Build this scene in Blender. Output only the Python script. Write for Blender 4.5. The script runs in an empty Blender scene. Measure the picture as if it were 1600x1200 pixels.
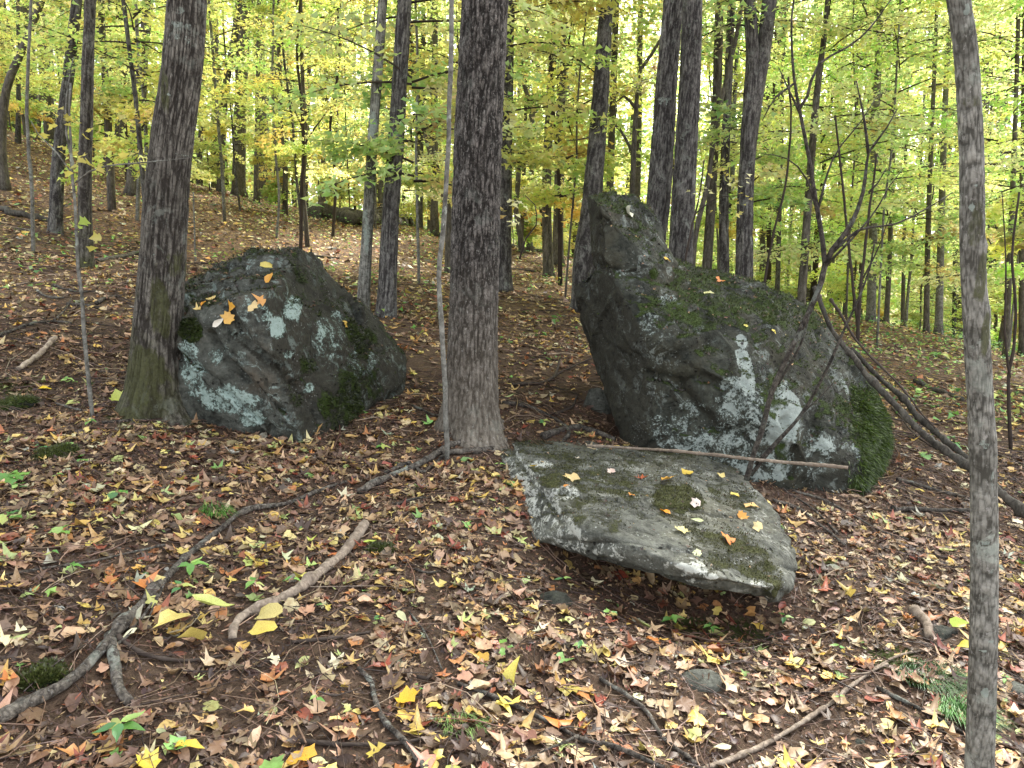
import bpy, math, random
import numpy as np
from mathutils import Vector, Matrix

random.seed(7)
RNG = np.random.default_rng(11)
S = bpy.context.scene
COL = S.collection

# ------------------------------------------------------------------ camera
CAM_H, PITCH, FPX = 1.6, math.radians(10.0), 1202.0
cam_d = bpy.data.cameras.new('camera')
cam_d.sensor_width = 36.0
cam_d.lens = 36.0 * FPX / 1600.0
cam_d.clip_start, cam_d.clip_end = 0.05, 2000.0
cam = bpy.data.objects.new('camera', cam_d)
cam.location = (0, 0, CAM_H)
cam.rotation_euler = (math.radians(90) - PITCH, 0, 0)
COL.objects.link(cam)
S.camera = cam

# ------------------------------------------------------------------ light
SUN_EL, SUN_AZ = math.radians(50), math.radians(28)     # azimuth clockwise from +Y
w = bpy.data.worlds.new('World'); S.world = w; w.use_nodes = True
wn = w.node_tree; wn.nodes.clear()
sky = wn.nodes.new('ShaderNodeTexSky'); sky.sky_type = 'NISHITA'; sky.sun_disc = False
sky.sun_elevation = SUN_EL; sky.sun_rotation = SUN_AZ
sky.air_density = 1.0; sky.dust_density = 3.0; sky.ozone_density = 1.0
bg = wn.nodes.new('ShaderNodeBackground'); bg.inputs['Strength'].default_value = 0.15
wo = wn.nodes.new('ShaderNodeOutputWorld')
hsv = wn.nodes.new('ShaderNodeHueSaturation'); hsv.inputs['Saturation'].default_value = 0.18   # thin bright cloud
wn.links.new(sky.outputs[0], hsv.inputs['Color']); wn.links.new(hsv.outputs[0], bg.inputs[0]); wn.links.new(bg.outputs[0], wo.inputs[0])
sd = bpy.data.lights.new('sun', 'SUN'); sd.energy = 4.6; sd.angle = math.radians(14); sd.color = (1.0, 0.95, 0.86)
sun = bpy.data.objects.new('sun', sd); COL.objects.link(sun)
sdir = Vector((math.sin(SUN_AZ) * math.cos(SUN_EL), math.cos(SUN_AZ) * math.cos(SUN_EL), math.sin(SUN_EL)))
sun.rotation_euler = sdir.to_track_quat('Z', 'Y').to_euler()
S.view_settings.view_transform = 'Standard'; S.view_settings.look = 'None'
S.view_settings.gamma = 1.0; S.view_settings.use_curve_mapping = False
S.view_settings.exposure = 2.45
S.render.engine = 'CYCLES'
S.cycles.max_bounces = 7; S.cycles.diffuse_bounces = 4; S.cycles.transmission_bounces = 5
S.cycles.glossy_bounces = 2; S.cycles.use_denoising = True

# ------------------------------------------------------------------ noise
def _hash(ix, iy, iz, seed):
    h = (ix.astype(np.int64) * 374761393 + iy.astype(np.int64) * 668265263 + iz.astype(np.int64) * 2147483647 + seed * 1274126177) & 0xFFFFFFFF
    h = ((h ^ (h >> 13)) * 1274126177) & 0xFFFFFFFF
    h = ((h ^ (h >> 16)) * 2246822519) & 0xFFFFFFFF
    return ((h ^ (h >> 15)) & 0xFFFFFF) / float(0xFFFFFF)

def vnoise(p, seed=0):
    p = np.asarray(p, dtype=np.float64)
    f = np.floor(p); d = p - f; i = f.astype(np.int64); u = d * d * (3 - 2 * d)
    out = 0
    for dx in (0, 1):
        for dy in (0, 1):
            for dz in (0, 1):
                wt = (u[:, 0] if dx else 1 - u[:, 0]) * (u[:, 1] if dy else 1 - u[:, 1]) * (u[:, 2] if dz else 1 - u[:, 2])
                out = out + wt * _hash(i[:, 0] + dx, i[:, 1] + dy, i[:, 2] + dz, seed)
    return out * 2 - 1

def fbm(p, octv=4, seed=0, gain=0.5):
    p = np.asarray(p, dtype=np.float64); a, s, t = 1.0, 0.0, 0.0
    for k in range(octv):
        s = s + a * vnoise(p * (2.03 ** k) + 17.3 * k, seed + k); t += a; a *= gain
    return s / t

def worley(p, seed=0):
    """distance to nearest and second nearest cell point, id of nearest"""
    f = np.floor(p).astype(np.int64); d1 = np.full(len(p), 9.0); d2 = np.full(len(p), 9.0); idn = np.zeros(len(p))
    for dx in (-1, 0, 1):
        for dy in (-1, 0, 1):
            for dz in (-1, 0, 1):
                c = f + np.array([dx, dy, dz])
                q = np.stack([c[:, 0] + _hash(c[:, 0], c[:, 1], c[:, 2], seed + 1), c[:, 1] + _hash(c[:, 0], c[:, 1], c[:, 2], seed + 2), c[:, 2] + _hash(c[:, 0], c[:, 1], c[:, 2], seed + 3)], 1)
                d = np.linalg.norm(p - q, axis=1)
                near = d < d1
                d2 = np.where(near, d1, np.minimum(d2, d)); idn = np.where(near, _hash(c[:, 0], c[:, 1], c[:, 2], seed + 4), idn); d1 = np.minimum(d1, d)
    return d1, d2, idn

def sstep(a, b, x):
    t = np.clip((x - a) / (b - a), 0, 1); return t * t * (3 - 2 * t)

# ------------------------------------------------------------------ terrain
CREST = [(-60, 26), (-34, 26), (-15, 23), (0, 21), (10, 19), (20, 16), (32, 15), (60, 15)]
DENTS = [(0.42, 3.3, 0.55, 0.32, -0.11), (1.0, 3.05, 0.5, 0.28, -0.12), (-0.28, 4.95, 0.5, 0.45, 0.06), (-2.15, 4.6, 0.6, 0.5, 0.07), (0.85, 5.2, 0.35, 0.3, -0.15)]
def hgt(x, y):
    x = np.atleast_1d(np.asarray(x, float)); y = np.atleast_1d(np.asarray(y, float))
    r = np.hypot(x, y); az = np.degrees(np.arctan2(x, np.maximum(y, 1e-3)))
    z = -0.13 * np.clip(x, -40, 40) + 0.08 * np.clip(y, -12, 40)
    z = z + 0.009 * np.clip(-x - 3, 0, 20) ** 2 * sstep(3, 12, y)
    R = np.interp(az, [c[0] for c in CREST], [c[1] for c in CREST])
    t = np.clip(r - R, 0, 60) * sstep(-2, 5, y)
    z = z - 0.20 * (np.sqrt(t * t + 4) - 2) * np.where(y > 0, 1, 0)
    far = sstep(45, 90, r); z = z * (1 - far) + (-6.0) * far
    p = np.stack([x, y, 0 * x], 1)
    z = z + 0.16 * vnoise(p * 0.33, 5) * sstep(2.5, 8, r) + 0.045 * vnoise(p * 1.1, 6) + 0.018 * vnoise(p * 3.1, 7) + 0.008 * vnoise(p * 8.0, 8)
    for (cx, cy, sx, sy, a) in DENTS:
        z = z + a * np.exp(-((x - cx) / sx) ** 2 - ((y - cy) / sy) ** 2)
    return z

def ray(px, py):
    a = (px - 800) / FPX; b = (600 - py) / FPX
    return np.array([a, math.cos(PITCH) + b * math.sin(PITCH), -math.sin(PITCH) + b * math.cos(PITCH)])
def P(px, py, Y):
    d = ray(px, py); t = Y / d[1]
    return np.array([d[0] * t, Y, CAM_H + d[2] * t])
def G(px, py, up=0.0):
    d = ray(px, py); ts = np.concatenate([np.arange(0.8, 12, 0.01), np.arange(12, 60, 0.05)])
    pts = np.array([0, 0, CAM_H]) + ts[:, None] * d
    below = pts[:, 2] < hgt(pts[:, 0], pts[:, 1]) + up
    i = int(np.argmax(below)) if below.any() else len(ts) - 1
    return pts[i].copy()
def px_of(p):
    v = np.asarray(p, float) - np.array([0, 0, CAM_H]); v = v.reshape(-1, 3)
    f = v[:, 1] * math.cos(PITCH) - v[:, 2] * math.sin(PITCH); u = v[:, 1] * math.sin(PITCH) + v[:, 2] * math.cos(PITCH)
    f = np.where(np.abs(f) < 1e-6, 1e-6, f)
    return 800 + FPX * v[:, 0] / f, 600 - FPX * u / f, f

# ------------------------------------------------------------------ materials
def new_mat(name):
    m = bpy.data.materials.new(name); m.use_nodes = True; m.node_tree.nodes.clear(); return m, m.node_tree
class NT:
    def __init__(s, nt): s.nt = nt
    def n(s, typ, props=None, **ins):
        nd = s.nt.nodes.new('ShaderNode' + typ)
        for k, v in (props or {}).items(): setattr(nd, k, v)
        for k, v in ins.items():
            key = int(k[1:]) if k[0] == 'i' and k[1:].isdigit() else k.replace('_', ' ')
            s.set(nd, key, v)
        return nd
    def set(s, nd, key, v):
        sock = nd.inputs[key]
        if isinstance(v, bpy.types.NodeSocket): s.nt.links.new(v, sock)
        elif isinstance(v, bpy.types.Node): s.nt.links.new(v.outputs[0], sock)
        else: sock.default_value = v
    def math(s, op, a, b=0.0, clamp=False):
        return s.n('Math', {'operation': op, 'use_clamp': clamp}, i0=a, i1=b).outputs[0]
    def mix(s, f, a, b, mode='MIX'):
        nd = s.nt.nodes.new('ShaderNodeMix'); nd.data_type = 'RGBA'; nd.blend_type = mode
        for i, v in ((0, f), (6, a), (7, b)):
            if isinstance(v, (bpy.types.NodeSocket,)): s.nt.links.new(v, nd.inputs[i])
            else: nd.inputs[i].default_value = v if i == 0 else (tuple(v) + (1,))[:4]
        return nd.outputs[2]
    def ramp(s, f, stops, interp='LINEAR'):
        nd = s.nt.nodes.new('ShaderNodeValToRGB'); cr = nd.color_ramp; cr.interpolation = interp
        while len(cr.elements) < len(stops): cr.elements.new(0.5)
        for e, (p, c) in zip(cr.elements, stops):
            e.position = p; e.color = (tuple(c) + (1,))[:4] if not isinstance(c, (int, float)) else (c, c, c, 1)
        s.nt.links.new(f, nd.inputs[0]); return nd.outputs[0]
    def coord(s, scale=(1, 1, 1)):
        tc = s.n('TexCoord'); mp = s.n('Mapping'); s.nt.links.new(tc.outputs['Object'], mp.inputs[0]); mp.inputs['Scale'].default_value = scale
        return mp.outputs[0]
    def noise(s, vec, scale, detail=4, rough=0.55, dist=0.0):
        return s.n('TexNoise', None, Vector=vec, Scale=scale, Detail=detail, Roughness=rough, Distortion=dist).outputs[0]
    def attr(s, name, kind='GEOMETRY'):
        return s.n('Attribute', {'attribute_name': name, 'attribute_type': kind})
    def out(s, sh): s.n('OutputMaterial', None, Surface=sh)

def C(h):                                                        # sRGB hex to linear
    return tuple(((int(h[i:i+2], 16) / 255 + 0.055) / 1.055) ** 2.4 if int(h[i:i+2], 16) > 10 else int(h[i:i+2], 16) / 255 / 12.92 for i in (0, 2, 4))

def leaf_material(name, trans=0.5, rough=0.55, use_obj=True, vein=True):
    m, nt = new_mat(name); s = NT(nt)
    col = s.attr('Col').outputs['Color']
    if use_obj: col = s.mix(1.0, col, s.n('ObjectInfo').outputs['Color'], 'MULTIPLY')
    if vein:
        n = s.noise(s.coord((1, 1, 1)), 38, 4, 0.7)
        col = s.mix(s.ramp(n, [(0.42, 0.0), (0.72, 0.75)]), col, s.mix(1.0, col, (0.42, 0.27, 0.15), 'MULTIPLY'))
    d = s.n('BsdfDiffuse', None, Color=col)
    t = s.n('BsdfTranslucent', None, Color=col)
    mx = s.n('MixShader', None, i0=trans, i1=d.outputs[0], i2=t.outputs[0])
    g = s.n('BsdfGlossy', None, Roughness=rough, Color=(0.8, 0.8, 0.8, 1))
    s.out(s.n('MixShader', None, i0=0.05, i1=mx.outputs[0], i2=g.outputs[0]).outputs[0]); return m
M_LEAF = leaf_material('autumn_leaf_canopy', 0.62, 0.5, True, False)
M_LITTER = leaf_material('fallen_leaf_litter', 0.12, 0.5, False)
M_FALLEN = leaf_material('fallen_leaf_single', 0.18, 0.45, True)
M_GREEN = leaf_material('green_leaf', 0.3, 0.45, True, False)

def bark_material(name, dark, light, zs=0.16, scale=38, contrast=(0.35, 0.68), lichen=0.0, moss=0.0, flecks=0.0, bump=0.6, warm=None, low=None):
    m, nt = new_mat(name); s = NT(nt)
    v = s.coord((1, 1, zs)); vu = s.coord((1, 1, 1))
    n1 = s.noise(v, scale, 6, 0.65, 0.6); n2 = s.noise(v, scale * 0.33, 4, 0.6, 0.3)
    f = s.math('ADD', s.math('MULTIPLY', n1, 0.65), s.math('MULTIPLY', n2, 0.35))
    fr = s.attr('furrow').outputs['Fac']
    f2 = s.math('ADD', f, s.math('MULTIPLY', fr, 0.16))
    col = s.ramp(f2, [(contrast[0], dark), (contrast[1], light)])
    ck = s.n('TexVoronoi', {'feature': 'DISTANCE_TO_EDGE'}, Vector=s.mix(0.05, s.coord((1, 1, min(1.0, zs * 1.3))), s.n('TexNoise', None, Vector=vu, Scale=14.0, Detail=4.0).outputs[1]), Scale=scale * 0.8).outputs[0]
    col = s.mix(s.math('MULTIPLY', s.ramp(ck, [(0.02, 1.0), (0.12, 0.0)]), 0.65 * min(1, bump * 1.4 - .4) if bump > .4 else 0.1), col, tuple(q * .5 for q in dark))
    big = s.noise(vu, 2.2, 3, 0.6)
    col = s.mix(s.ramp(big, [(0.42, 0.0), (0.7, 0.45)]), col, warm or dark)
    if low:                                                       # weathered lower bark
        sep = s.n('SeparateXYZ', None, i0=vu); g = s.math('SUBTRACT', 1.0, s.math('DIVIDE', sep.outputs[2], 1.1), True)
        col = s.mix(s.math('MULTIPLY', g, 0.85), col, s.mix(s.ramp(f2, [(0.35, 0.0), (0.66, 1.0)]), (low[0] * .4, low[1] * .38, low[2] * .36), low))
    if flecks:
        fl = s.noise(s.coord((1, 1, 0.55)), 75, 3, 0.7)
        col = s.mix(s.ramp(fl, [(0.60, 0.0), (0.68, flecks)]), col, (0.30, 0.29, 0.27))
    if lichen:
        a = s.noise(vu, 9, 5, 0.75, 0.4); b = s.noise(vu, 2.6, 3, 0.5)
        k = s.math('MULTIPLY', s.ramp(a, [(0.54, 0.0), (0.60, 1.0)]), s.ramp(b, [(0.44, 0.0), (0.62, 1.0)]))
        col = s.mix(s.math('MULTIPLY', k, lichen), col, s.mix(s.noise(vu, 30, 3), (0.22, 0.26, 0.22), (0.42, 0.45, 0.40)))
    if moss:
        sep = s.n('SeparateXYZ', None, i0=vu); n = s.noise(vu, 5, 5, 0.7)
        g = s.math('SUBTRACT', 1.0, s.math('DIVIDE', sep.outputs[2], moss))
        left = s.math('MULTIPLY', sep.outputs[0], -1.6)
        k = s.math('ADD', s.math('MULTIPLY', g, 0.75), left)
        k = s.math('ADD', k, s.math('MULTIPLY', s.math('SUBTRACT', n, 0.5), 2.4))
        att = s.attr('moss').outputs['Fac']
        att = s.ramp(s.math('ADD', att, s.math('MULTIPLY', s.math('SUBTRACT', s.noise(s.coord((1, 1, .4)), 22, 6, 0.75), 0.5), 2.2)), [(0.45, 0.0), (0.75, 0.85)])
        k = s.math('MAXIMUM', s.ramp(k, [(0.3, 0.0), (0.8, 0.7)]), att)
        k = s.math('MULTIPLY', k, s.ramp(f2, [(0.36, 0.55), (0.6, 1.0)]))
        col = s.mix(k, col, s.mix(s.noise(vu, 70, 3), (0.016, 0.020, 0.006), (0.075, 0.080, 0.024)))
    att = s.math('ADD', s.math('MULTIPLY', s.attr('lichen').outputs['Fac'], .9), s.math('MULTIPLY', s.math('SUBTRACT', s.noise(vu, 38, 7, 0.75, 0.5), 0.5), 1.7))
    col = s.mix(s.math('MULTIPLY', s.ramp(att, [(0.50, 0.0), (0.62, 1.0)]), 0.8), col, s.mix(s.noise(vu, 42, 4), (0.10, 0.13, 0.11), (0.34, 0.38, 0.34)))
    col = s.mix(1.0, col, s.n('ObjectInfo').outputs['Color'], 'MULTIPLY')
    bp = s.n('Bump', None, Strength=bump, Distance=0.012, Height=s.math('ADD', f, s.math('MULTIPLY', n1, 0.6)))
    s.out(s.n('BsdfPrincipled', None, Base_Color=col, Roughness=0.9, Normal=bp.outputs[0], Specular_IOR_Level=0.2).outputs[0]); return m
B_CENTRE = bark_material('bark_flaky_dark', (0.018, 0.016, 0.014), (0.185, 0.17, 0.155), 0.6, 50, (0.43, 0.66), 0.15, 0, 0.55, 0.9, (0.026, 0.022, 0.019), (0.21, 0.185, 0.15))
B_MOSSY = bark_material('bark_furrowed_mossy', (0.028, 0.024, 0.02), (0.185, 0.172, 0.148), 0.4, 44, (0.42, 0.66), 0.25, 1.1, 0.2, 0.8)
B_GREY = bark_material('bark_grey_ridged', (0.028, 0.025, 0.024), (0.205, 0.198, 0.182), 0.42, 38, (0.42, 0.68), 0.35, 0, 0.2, 0.7)
B_BROWN = bark_material('bark_brown_dark', (0.038, 0.034, 0.028), (0.20, 0.18, 0.15), 0.3, 34, (0.36, 0.7), 0.2, 0, 0.1, 0.7)
B_SMOOTH = bark_material('bark_smooth_blotched', (0.055, 0.053, 0.045), (0.28, 0.275, 0.245), 1.0, 24, (0.38, 0.66), 0.9, 0.02, 0.6, 0.5, (0.045, 0.042, 0.032))
B_STICK = bark_material('weathered_stick', (0.022, 0.018, 0.015), (0.21, 0.185, 0.155), 0.8, 46, (0.40, 0.64), 0.55, 0, 0.4, 0.8)
B_BARE = bark_material('barkless_pale_wood', (0.12, 0.092, 0.07), (0.40, 0.33, 0.26), 0.6, 34, (0.36, 0.62), 0.1, 0, 0.0, 0.6, (0.16, 0.12, 0.09))
B_TWIG = bark_material('dark_twig', (0.018, 0.013, 0.011), (0.07, 0.055, 0.045), 0.5, 26, (0.3, 0.7), 0.0, 0, 0, 0.3)

def rock_material(name, dark, light, rust, mossc=((0.012, 0.02, 0.004), (0.05, 0.08, 0.012)), speck=0.25, lich=((0.20, 0.22, 0.21), (0.52, 0.55, 0.52)), film=0.4):
    m, nt = new_mat(name); s = NT(nt); v = s.coord()
    bed = s.attr('bed').outputs['Fac']
    n1 = s.noise(v, 5, 8, 0.72, 0.5); n2 = s.noise(v, 34, 5, 0.7); n3 = s.noise(v, 1.7, 4, 0.6)
    col = s.ramp(s.math('ADD', s.math('MULTIPLY', n1, 0.6), s.math('MULTIPLY', n2, 0.4)), [(0.40, dark), (0.61, light)])
    col = s.mix(s.ramp(s.math('ADD', s.math('MULTIPLY', n3, .6), s.math('MULTIPLY', n1, .4)), [(0.5, 0.0), (0.62, 0.7)]), col, rust)
    col = s.mix(s.math('MULTIPLY', s.ramp(bed, [(0.5, 0.0), (1.0, 1.0)]), 0.6), col, dark)
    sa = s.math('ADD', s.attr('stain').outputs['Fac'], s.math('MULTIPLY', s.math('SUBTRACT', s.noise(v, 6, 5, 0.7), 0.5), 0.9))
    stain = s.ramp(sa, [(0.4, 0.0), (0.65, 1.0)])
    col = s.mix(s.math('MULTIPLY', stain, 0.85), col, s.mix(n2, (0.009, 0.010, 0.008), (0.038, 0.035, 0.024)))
    # thin grey crust lichen film in scattered patches
    a = s.noise(v, 11, 8, 0.8, 0.7); b = s.noise(v, 2.4, 3, 0.5)
    k = s.math('MULTIPLY', s.ramp(a, [(0.53, 0.0), (0.58, 1.0)]), s.ramp(b, [(0.46, 0.0), (0.60, 1.0)]))
    lc = s.mix(n2, lich[0], lich[1])
    col = s.mix(s.math('MULTIPLY', s.math('MULTIPLY', k, film), s.math('SUBTRACT', 1.0, s.math('MULTIPLY', stain, 0.55))), col, lc)
    pv = s.n('TexVoronoi', None, Vector=s.mix(0.04, v, s.n('TexNoise', None, Vector=v, Scale=20.0).outputs[1]), Scale=26, Randomness=1.0).outputs['Distance']
    pits = s.math('MULTIPLY', s.ramp(pv, [(0.14, 1.0), (0.26, 0.0)]), s.ramp(s.noise(v, 6, 4, 0.7), [(0.47, 0.0), (0.58, 1.0)]))
    col = s.mix(s.math('MULTIPLY', pits, 0.8), col, (0.014, 0.013, 0.010))
    sp = s.n('TexVoronoi', None, Vector=v, Scale=46).outputs['Distance']
    k = s.math('MULTIPLY', s.ramp(sp, [(0.16, 1.0), (0.24, 0.0)]), s.ramp(s.noise(v, 7, 4, 0.6), [(0.50, 0.0), (0.6, 1.0)]))
    col = s.mix(s.math('MULTIPLY', k, speck), col, (0.42, 0.45, 0.43))
    # strong lichens where the attribute says so, eroded by noise
    la = s.math('ADD', s.attr('lichen').outputs['Fac'], s.math('ADD', s.math('MULTIPLY', s.math('SUBTRACT', s.noise(v, 11, 6, 0.7, 0.8), 0.5), 1.8), s.math('MULTIPLY', s.math('SUBTRACT', s.noise(v, 60, 4, 0.75, 0.3), 0.5), 1.5)))
    col = s.mix(s.math('MULTIPLY', s.ramp(la, [(0.34, 0.0), (0.50, 1.0)]), s.math('MINIMUM', s.attr('lichen').outputs['Fac'], 0.5)), col, lich[0])
    col = s.mix(s.math('MULTIPLY', s.ramp(la, [(0.50, 0.0), (0.56, 1.0)]), 0.75), col, lc)
    ma = s.math('ADD', s.attr('moss').outputs['Fac'], s.math('MULTIPLY', s.math('SUBTRACT', s.noise(v, 9, 7, 0.75, 0.3), 0.5), 1.5))
    mk = s.ramp(ma, [(0.46, 0.0), (0.62, 1.0)])
    col = s.mix(mk, col, s.mix(s.noise(v, 60, 4, 0.7), mossc[0], mossc[1]))
    hgtv = s.math('ADD', s.math('MULTIPLY', n1, 0.9), s.math('MULTIPLY', n2, 0.30))
    hgtv = s.math('ADD', hgtv, s.math('MULTIPLY', mk, s.math('MULTIPLY', s.noise(v, 90, 3), 0.8)))
    hgtv = s.math('SUBTRACT', hgtv, s.math('MULTIPLY', pits, 0.5))
    bp = s.n('Bump', None, Strength=0.95, Distance=0.03, Height=hgtv)
    s.out(s.n('BsdfPrincipled', None, Base_Color=col, Roughness=0.85, Normal=bp.outputs[0], Specular_IOR_Level=0.25).outputs[0]); return m
R_DARK = rock_material('dark_schist', (0.008, 0.0095, 0.007), (0.050, 0.053, 0.041), (0.034, 0.029, 0.015), film=0.42, lich=((0.13, 0.16, 0.145), (0.42, 0.47, 0.44)))
R_GREEN = rock_material('green_grey_schist', (0.014, 0.016, 0.013), (0.095, 0.10, 0.085), (0.065, 0.045, 0.028), film=0.6, lich=((0.17, 0.25, 0.22), (0.44, 0.53, 0.50)))
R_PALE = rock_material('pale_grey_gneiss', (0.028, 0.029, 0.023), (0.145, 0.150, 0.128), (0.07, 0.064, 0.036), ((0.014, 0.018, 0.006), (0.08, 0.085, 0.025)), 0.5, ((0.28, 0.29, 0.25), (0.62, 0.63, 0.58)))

def ground_material():
    m, nt = new_mat('forest_duff'); s = NT(nt); v = s.coord()
    n1 = s.noise(v, 30, 8, 0.8, 1.2); n2 = s.noise(v, 2.0, 4, 0.6); vo = s.n('TexVoronoi', None, Vector=v, Scale=34)
    c = s.ramp(n1, [(0.3, (0.024, 0.016, 0.011)), (0.55, (0.105, 0.070, 0.048)), (0.75, (0.21, 0.15, 0.11))])
    lv = s.ramp(s.n('SeparateColor', None, i0=vo.outputs['Color']).outputs[0], [(0.0, (0.05, 0.028, 0.02)), (0.35, (0.11, 0.065, 0.045)), (0.6, (0.20, 0.13, 0.09)), (0.8, (0.28, 0.20, 0.05)), (0.95, (0.30, 0.13, 0.05))], 'CONSTANT')
    sep = s.n('SeparateXYZ', None, i0=v)
    farm = s.math('MULTIPLY', s.ramp(s.math('DIVIDE', sep.outputs[1], 40.0), [(0.12, 0.0), (0.3, 1.0)]), s.ramp(s.noise(v, 14, 3), [(0.45, 0.0), (0.5, 1.0)]))
    c = s.mix(farm, c, lv)
    c = s.mix(s.ramp(n2, [(0.45, 0.0), (0.7, 0.35)]), c, (0.03, 0.018, 0.014))
    ms = s.math('ADD', s.attr('moss').outputs['Fac'], s.math('MULTIPLY', s.math('SUBTRACT', s.noise(v, 9, 5, 0.7), 0.5), 1.2))
    c = s.mix(s.ramp(ms, [(0.5, 0.0), (0.7, 0.9)]), c, s.mix(s.noise(v, 80, 3), (0.015, 0.022, 0.006), (0.07, 0.09, 0.02)))
    bp = s.n('Bump', None, Strength=0.9, Distance=0.02, Height=n1)
    s.out(s.n('BsdfPrincipled', None, Base_Color=c, Roughness=0.95, Normal=bp.outputs[0], Specular_IOR_Level=0.15).outputs[0]); return m
M_GROUND = ground_material()

# ------------------------------------------------------------------ mesh helpers
def np_mesh(name, V, F, col=None, smooth=False, mat=None, attrs=None):
    me = bpy.data.meshes.new(name); V = np.asarray(V, np.float32); F = np.asarray(F, np.int32); k = F.shape[1]
    me.vertices.add(len(V)); me.vertices.foreach_set('co', V.ravel())
    me.loops.add(F.size); me.loops.foreach_set('vertex_index', F.ravel())
    me.polygons.add(len(F)); me.polygons.foreach_set('loop_start', np.arange(0, F.size, k, dtype=np.int32))
    me.update(calc_edges=True)
    if smooth: me.polygons.foreach_set('use_smooth', np.ones(len(F), bool))
    if col is not None:
        a = me.attributes.new('Col', 'FLOAT_COLOR', 'POINT'); c = np.ones((len(V), 4), np.float32); c[:, :3] = col; a.data.foreach_set('color', c.ravel())
    for nme, arr in (attrs or {}).items():
        a = me.attributes.new(nme, 'FLOAT', 'POINT'); a.data.foreach_set('value', np.asarray(arr, np.float32))
    if mat: me.materials.append(mat)
    me.validate(); return me
def link(name, me, parent=None, loc=None):
    o = bpy.data.objects.new(name, me); COL.objects.link(o)
    if parent is not None: o.parent = parent
    if loc is not None: o.location = loc
    return o
def tag(o, label=None, cat=None, group=None, kind=None):
    if label: o['label'] = label
    if cat: o['category'] = cat
    if group: o['group'] = group
    if kind: o['kind'] = kind
    return o
def empty(name, loc, label, cat, group=None):
    o = bpy.data.objects.new(name, None); COL.objects.link(o); o.location = loc; o.empty_display_size = 0.2
    return tag(o, label, cat, group)

def catmull(pts, step):
    pts = np.asarray(pts, float)
    if len(pts) == 2:
        n = max(2, int(np.linalg.norm(pts[1] - pts[0]) / step) + 1); t = np.linspace(0, 1, n)[:, None]; return pts[0] * (1 - t) + pts[1] * t, t[:, 0]
    e = np.vstack([2 * pts[0] - pts[1], pts, 2 * pts[-1] - pts[-2]]); out, ts = [], []
    for i in range(len(pts) - 1):
        p0, p1, p2, p3 = e[i:i + 4]; n = max(1, int(np.linalg.norm(p2 - p1) / step))
        for k in range(n):
            t = k / n
            out.append(0.5 * ((2 * p1) + (-p0 + p2) * t + (2 * p0 - 5 * p1 + 4 * p2 - p3) * t * t + (-p0 + 3 * p1 - 3 * p2 + p3) * t ** 3)); ts.append((i + t) / (len(pts) - 1))
    out.append(pts[-1]); ts.append(1.0); return np.array(out), np.array(ts)

def tube(pts, rad, sides, cap=True):
    """rings round a polyline; rad = radii per point; returns V, quad F (degenerate caps as a fan of quads)"""
    pts = np.asarray(pts, float); n = len(pts); T = np.gradient(pts, axis=0); T /= np.linalg.norm(T, axis=1)[:, None] + 1e-9
    ref = np.array([0, 0, 1.0]) if abs(T[0][2]) < 0.8 else np.array([1.0, 0, 0])
    U = np.cross(T, ref); U /= np.linalg.norm(U, axis=1)[:, None] + 1e-9; W = np.cross(T, U)
    a = np.linspace(0, 2 * math.pi, sides, endpoint=False)
    V = pts[:, None, :] + (U[:, None, :] * np.cos(a)[None, :, None] + W[:, None, :] * np.sin(a)[None, :, None]) * np.asarray(rad)[:, None, None]
    V = V.reshape(-1, 3); i = np.arange(n - 1)[:, None] * sides; j = np.arange(sides)[None, :]; j2 = (j + 1) % sides
    F = np.stack([i + j, i + sides + j, i + sides + j2, i + j2], -1).reshape(-1, 4)
    if cap:
        b = len(V); V = np.vstack([V, pts[:1], pts[-1:]]); f2 = []
        for k in range(0, sides, 1):
            k2 = (k + 1) % sides; f2.append([b, k, k, k2]); f2.append([b + 1, (n - 1) * sides + k2, (n - 1) * sides + k2, (n - 1) * sides + k])
        TR = np.array([[q[0], q[1], q[3]] for q in f2]); return V, F, TR
    return V, F, np.zeros((0, 3), int)
class MB:
    def __init__(s): s.V, s.T, s.C, s.n = [], [], [], 0
    def add(s, V, F, col=None):
        F = np.asarray(F); V = np.asarray(V, float)
        if F.shape[1] == 4: F = np.vstack([F[:, [0, 1, 2]], F[:, [0, 2, 3]]])
        s.V.append(V); s.T.append(F + s.n); s.n += len(V)
        s.C.append(np.tile(np.asarray(col if col is not None else (1, 1, 1), float), (len(V), 1)))
    def tube(s, pts, rad, sides, cap=True, col=None):
        V, F, TR = tube(pts, rad, sides, cap); s.add(V, F, col)
        if len(TR): s.T.append(TR + s.n - len(V))
    def mesh(s, name, mat, smooth=True, attrs=None, off=None):
        V = np.vstack(s.V)
        if off is not None: V = V - off
        return np_mesh(name, V, np.vstack(s.T), np.vstack(s.C), smooth, mat, attrs)

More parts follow.
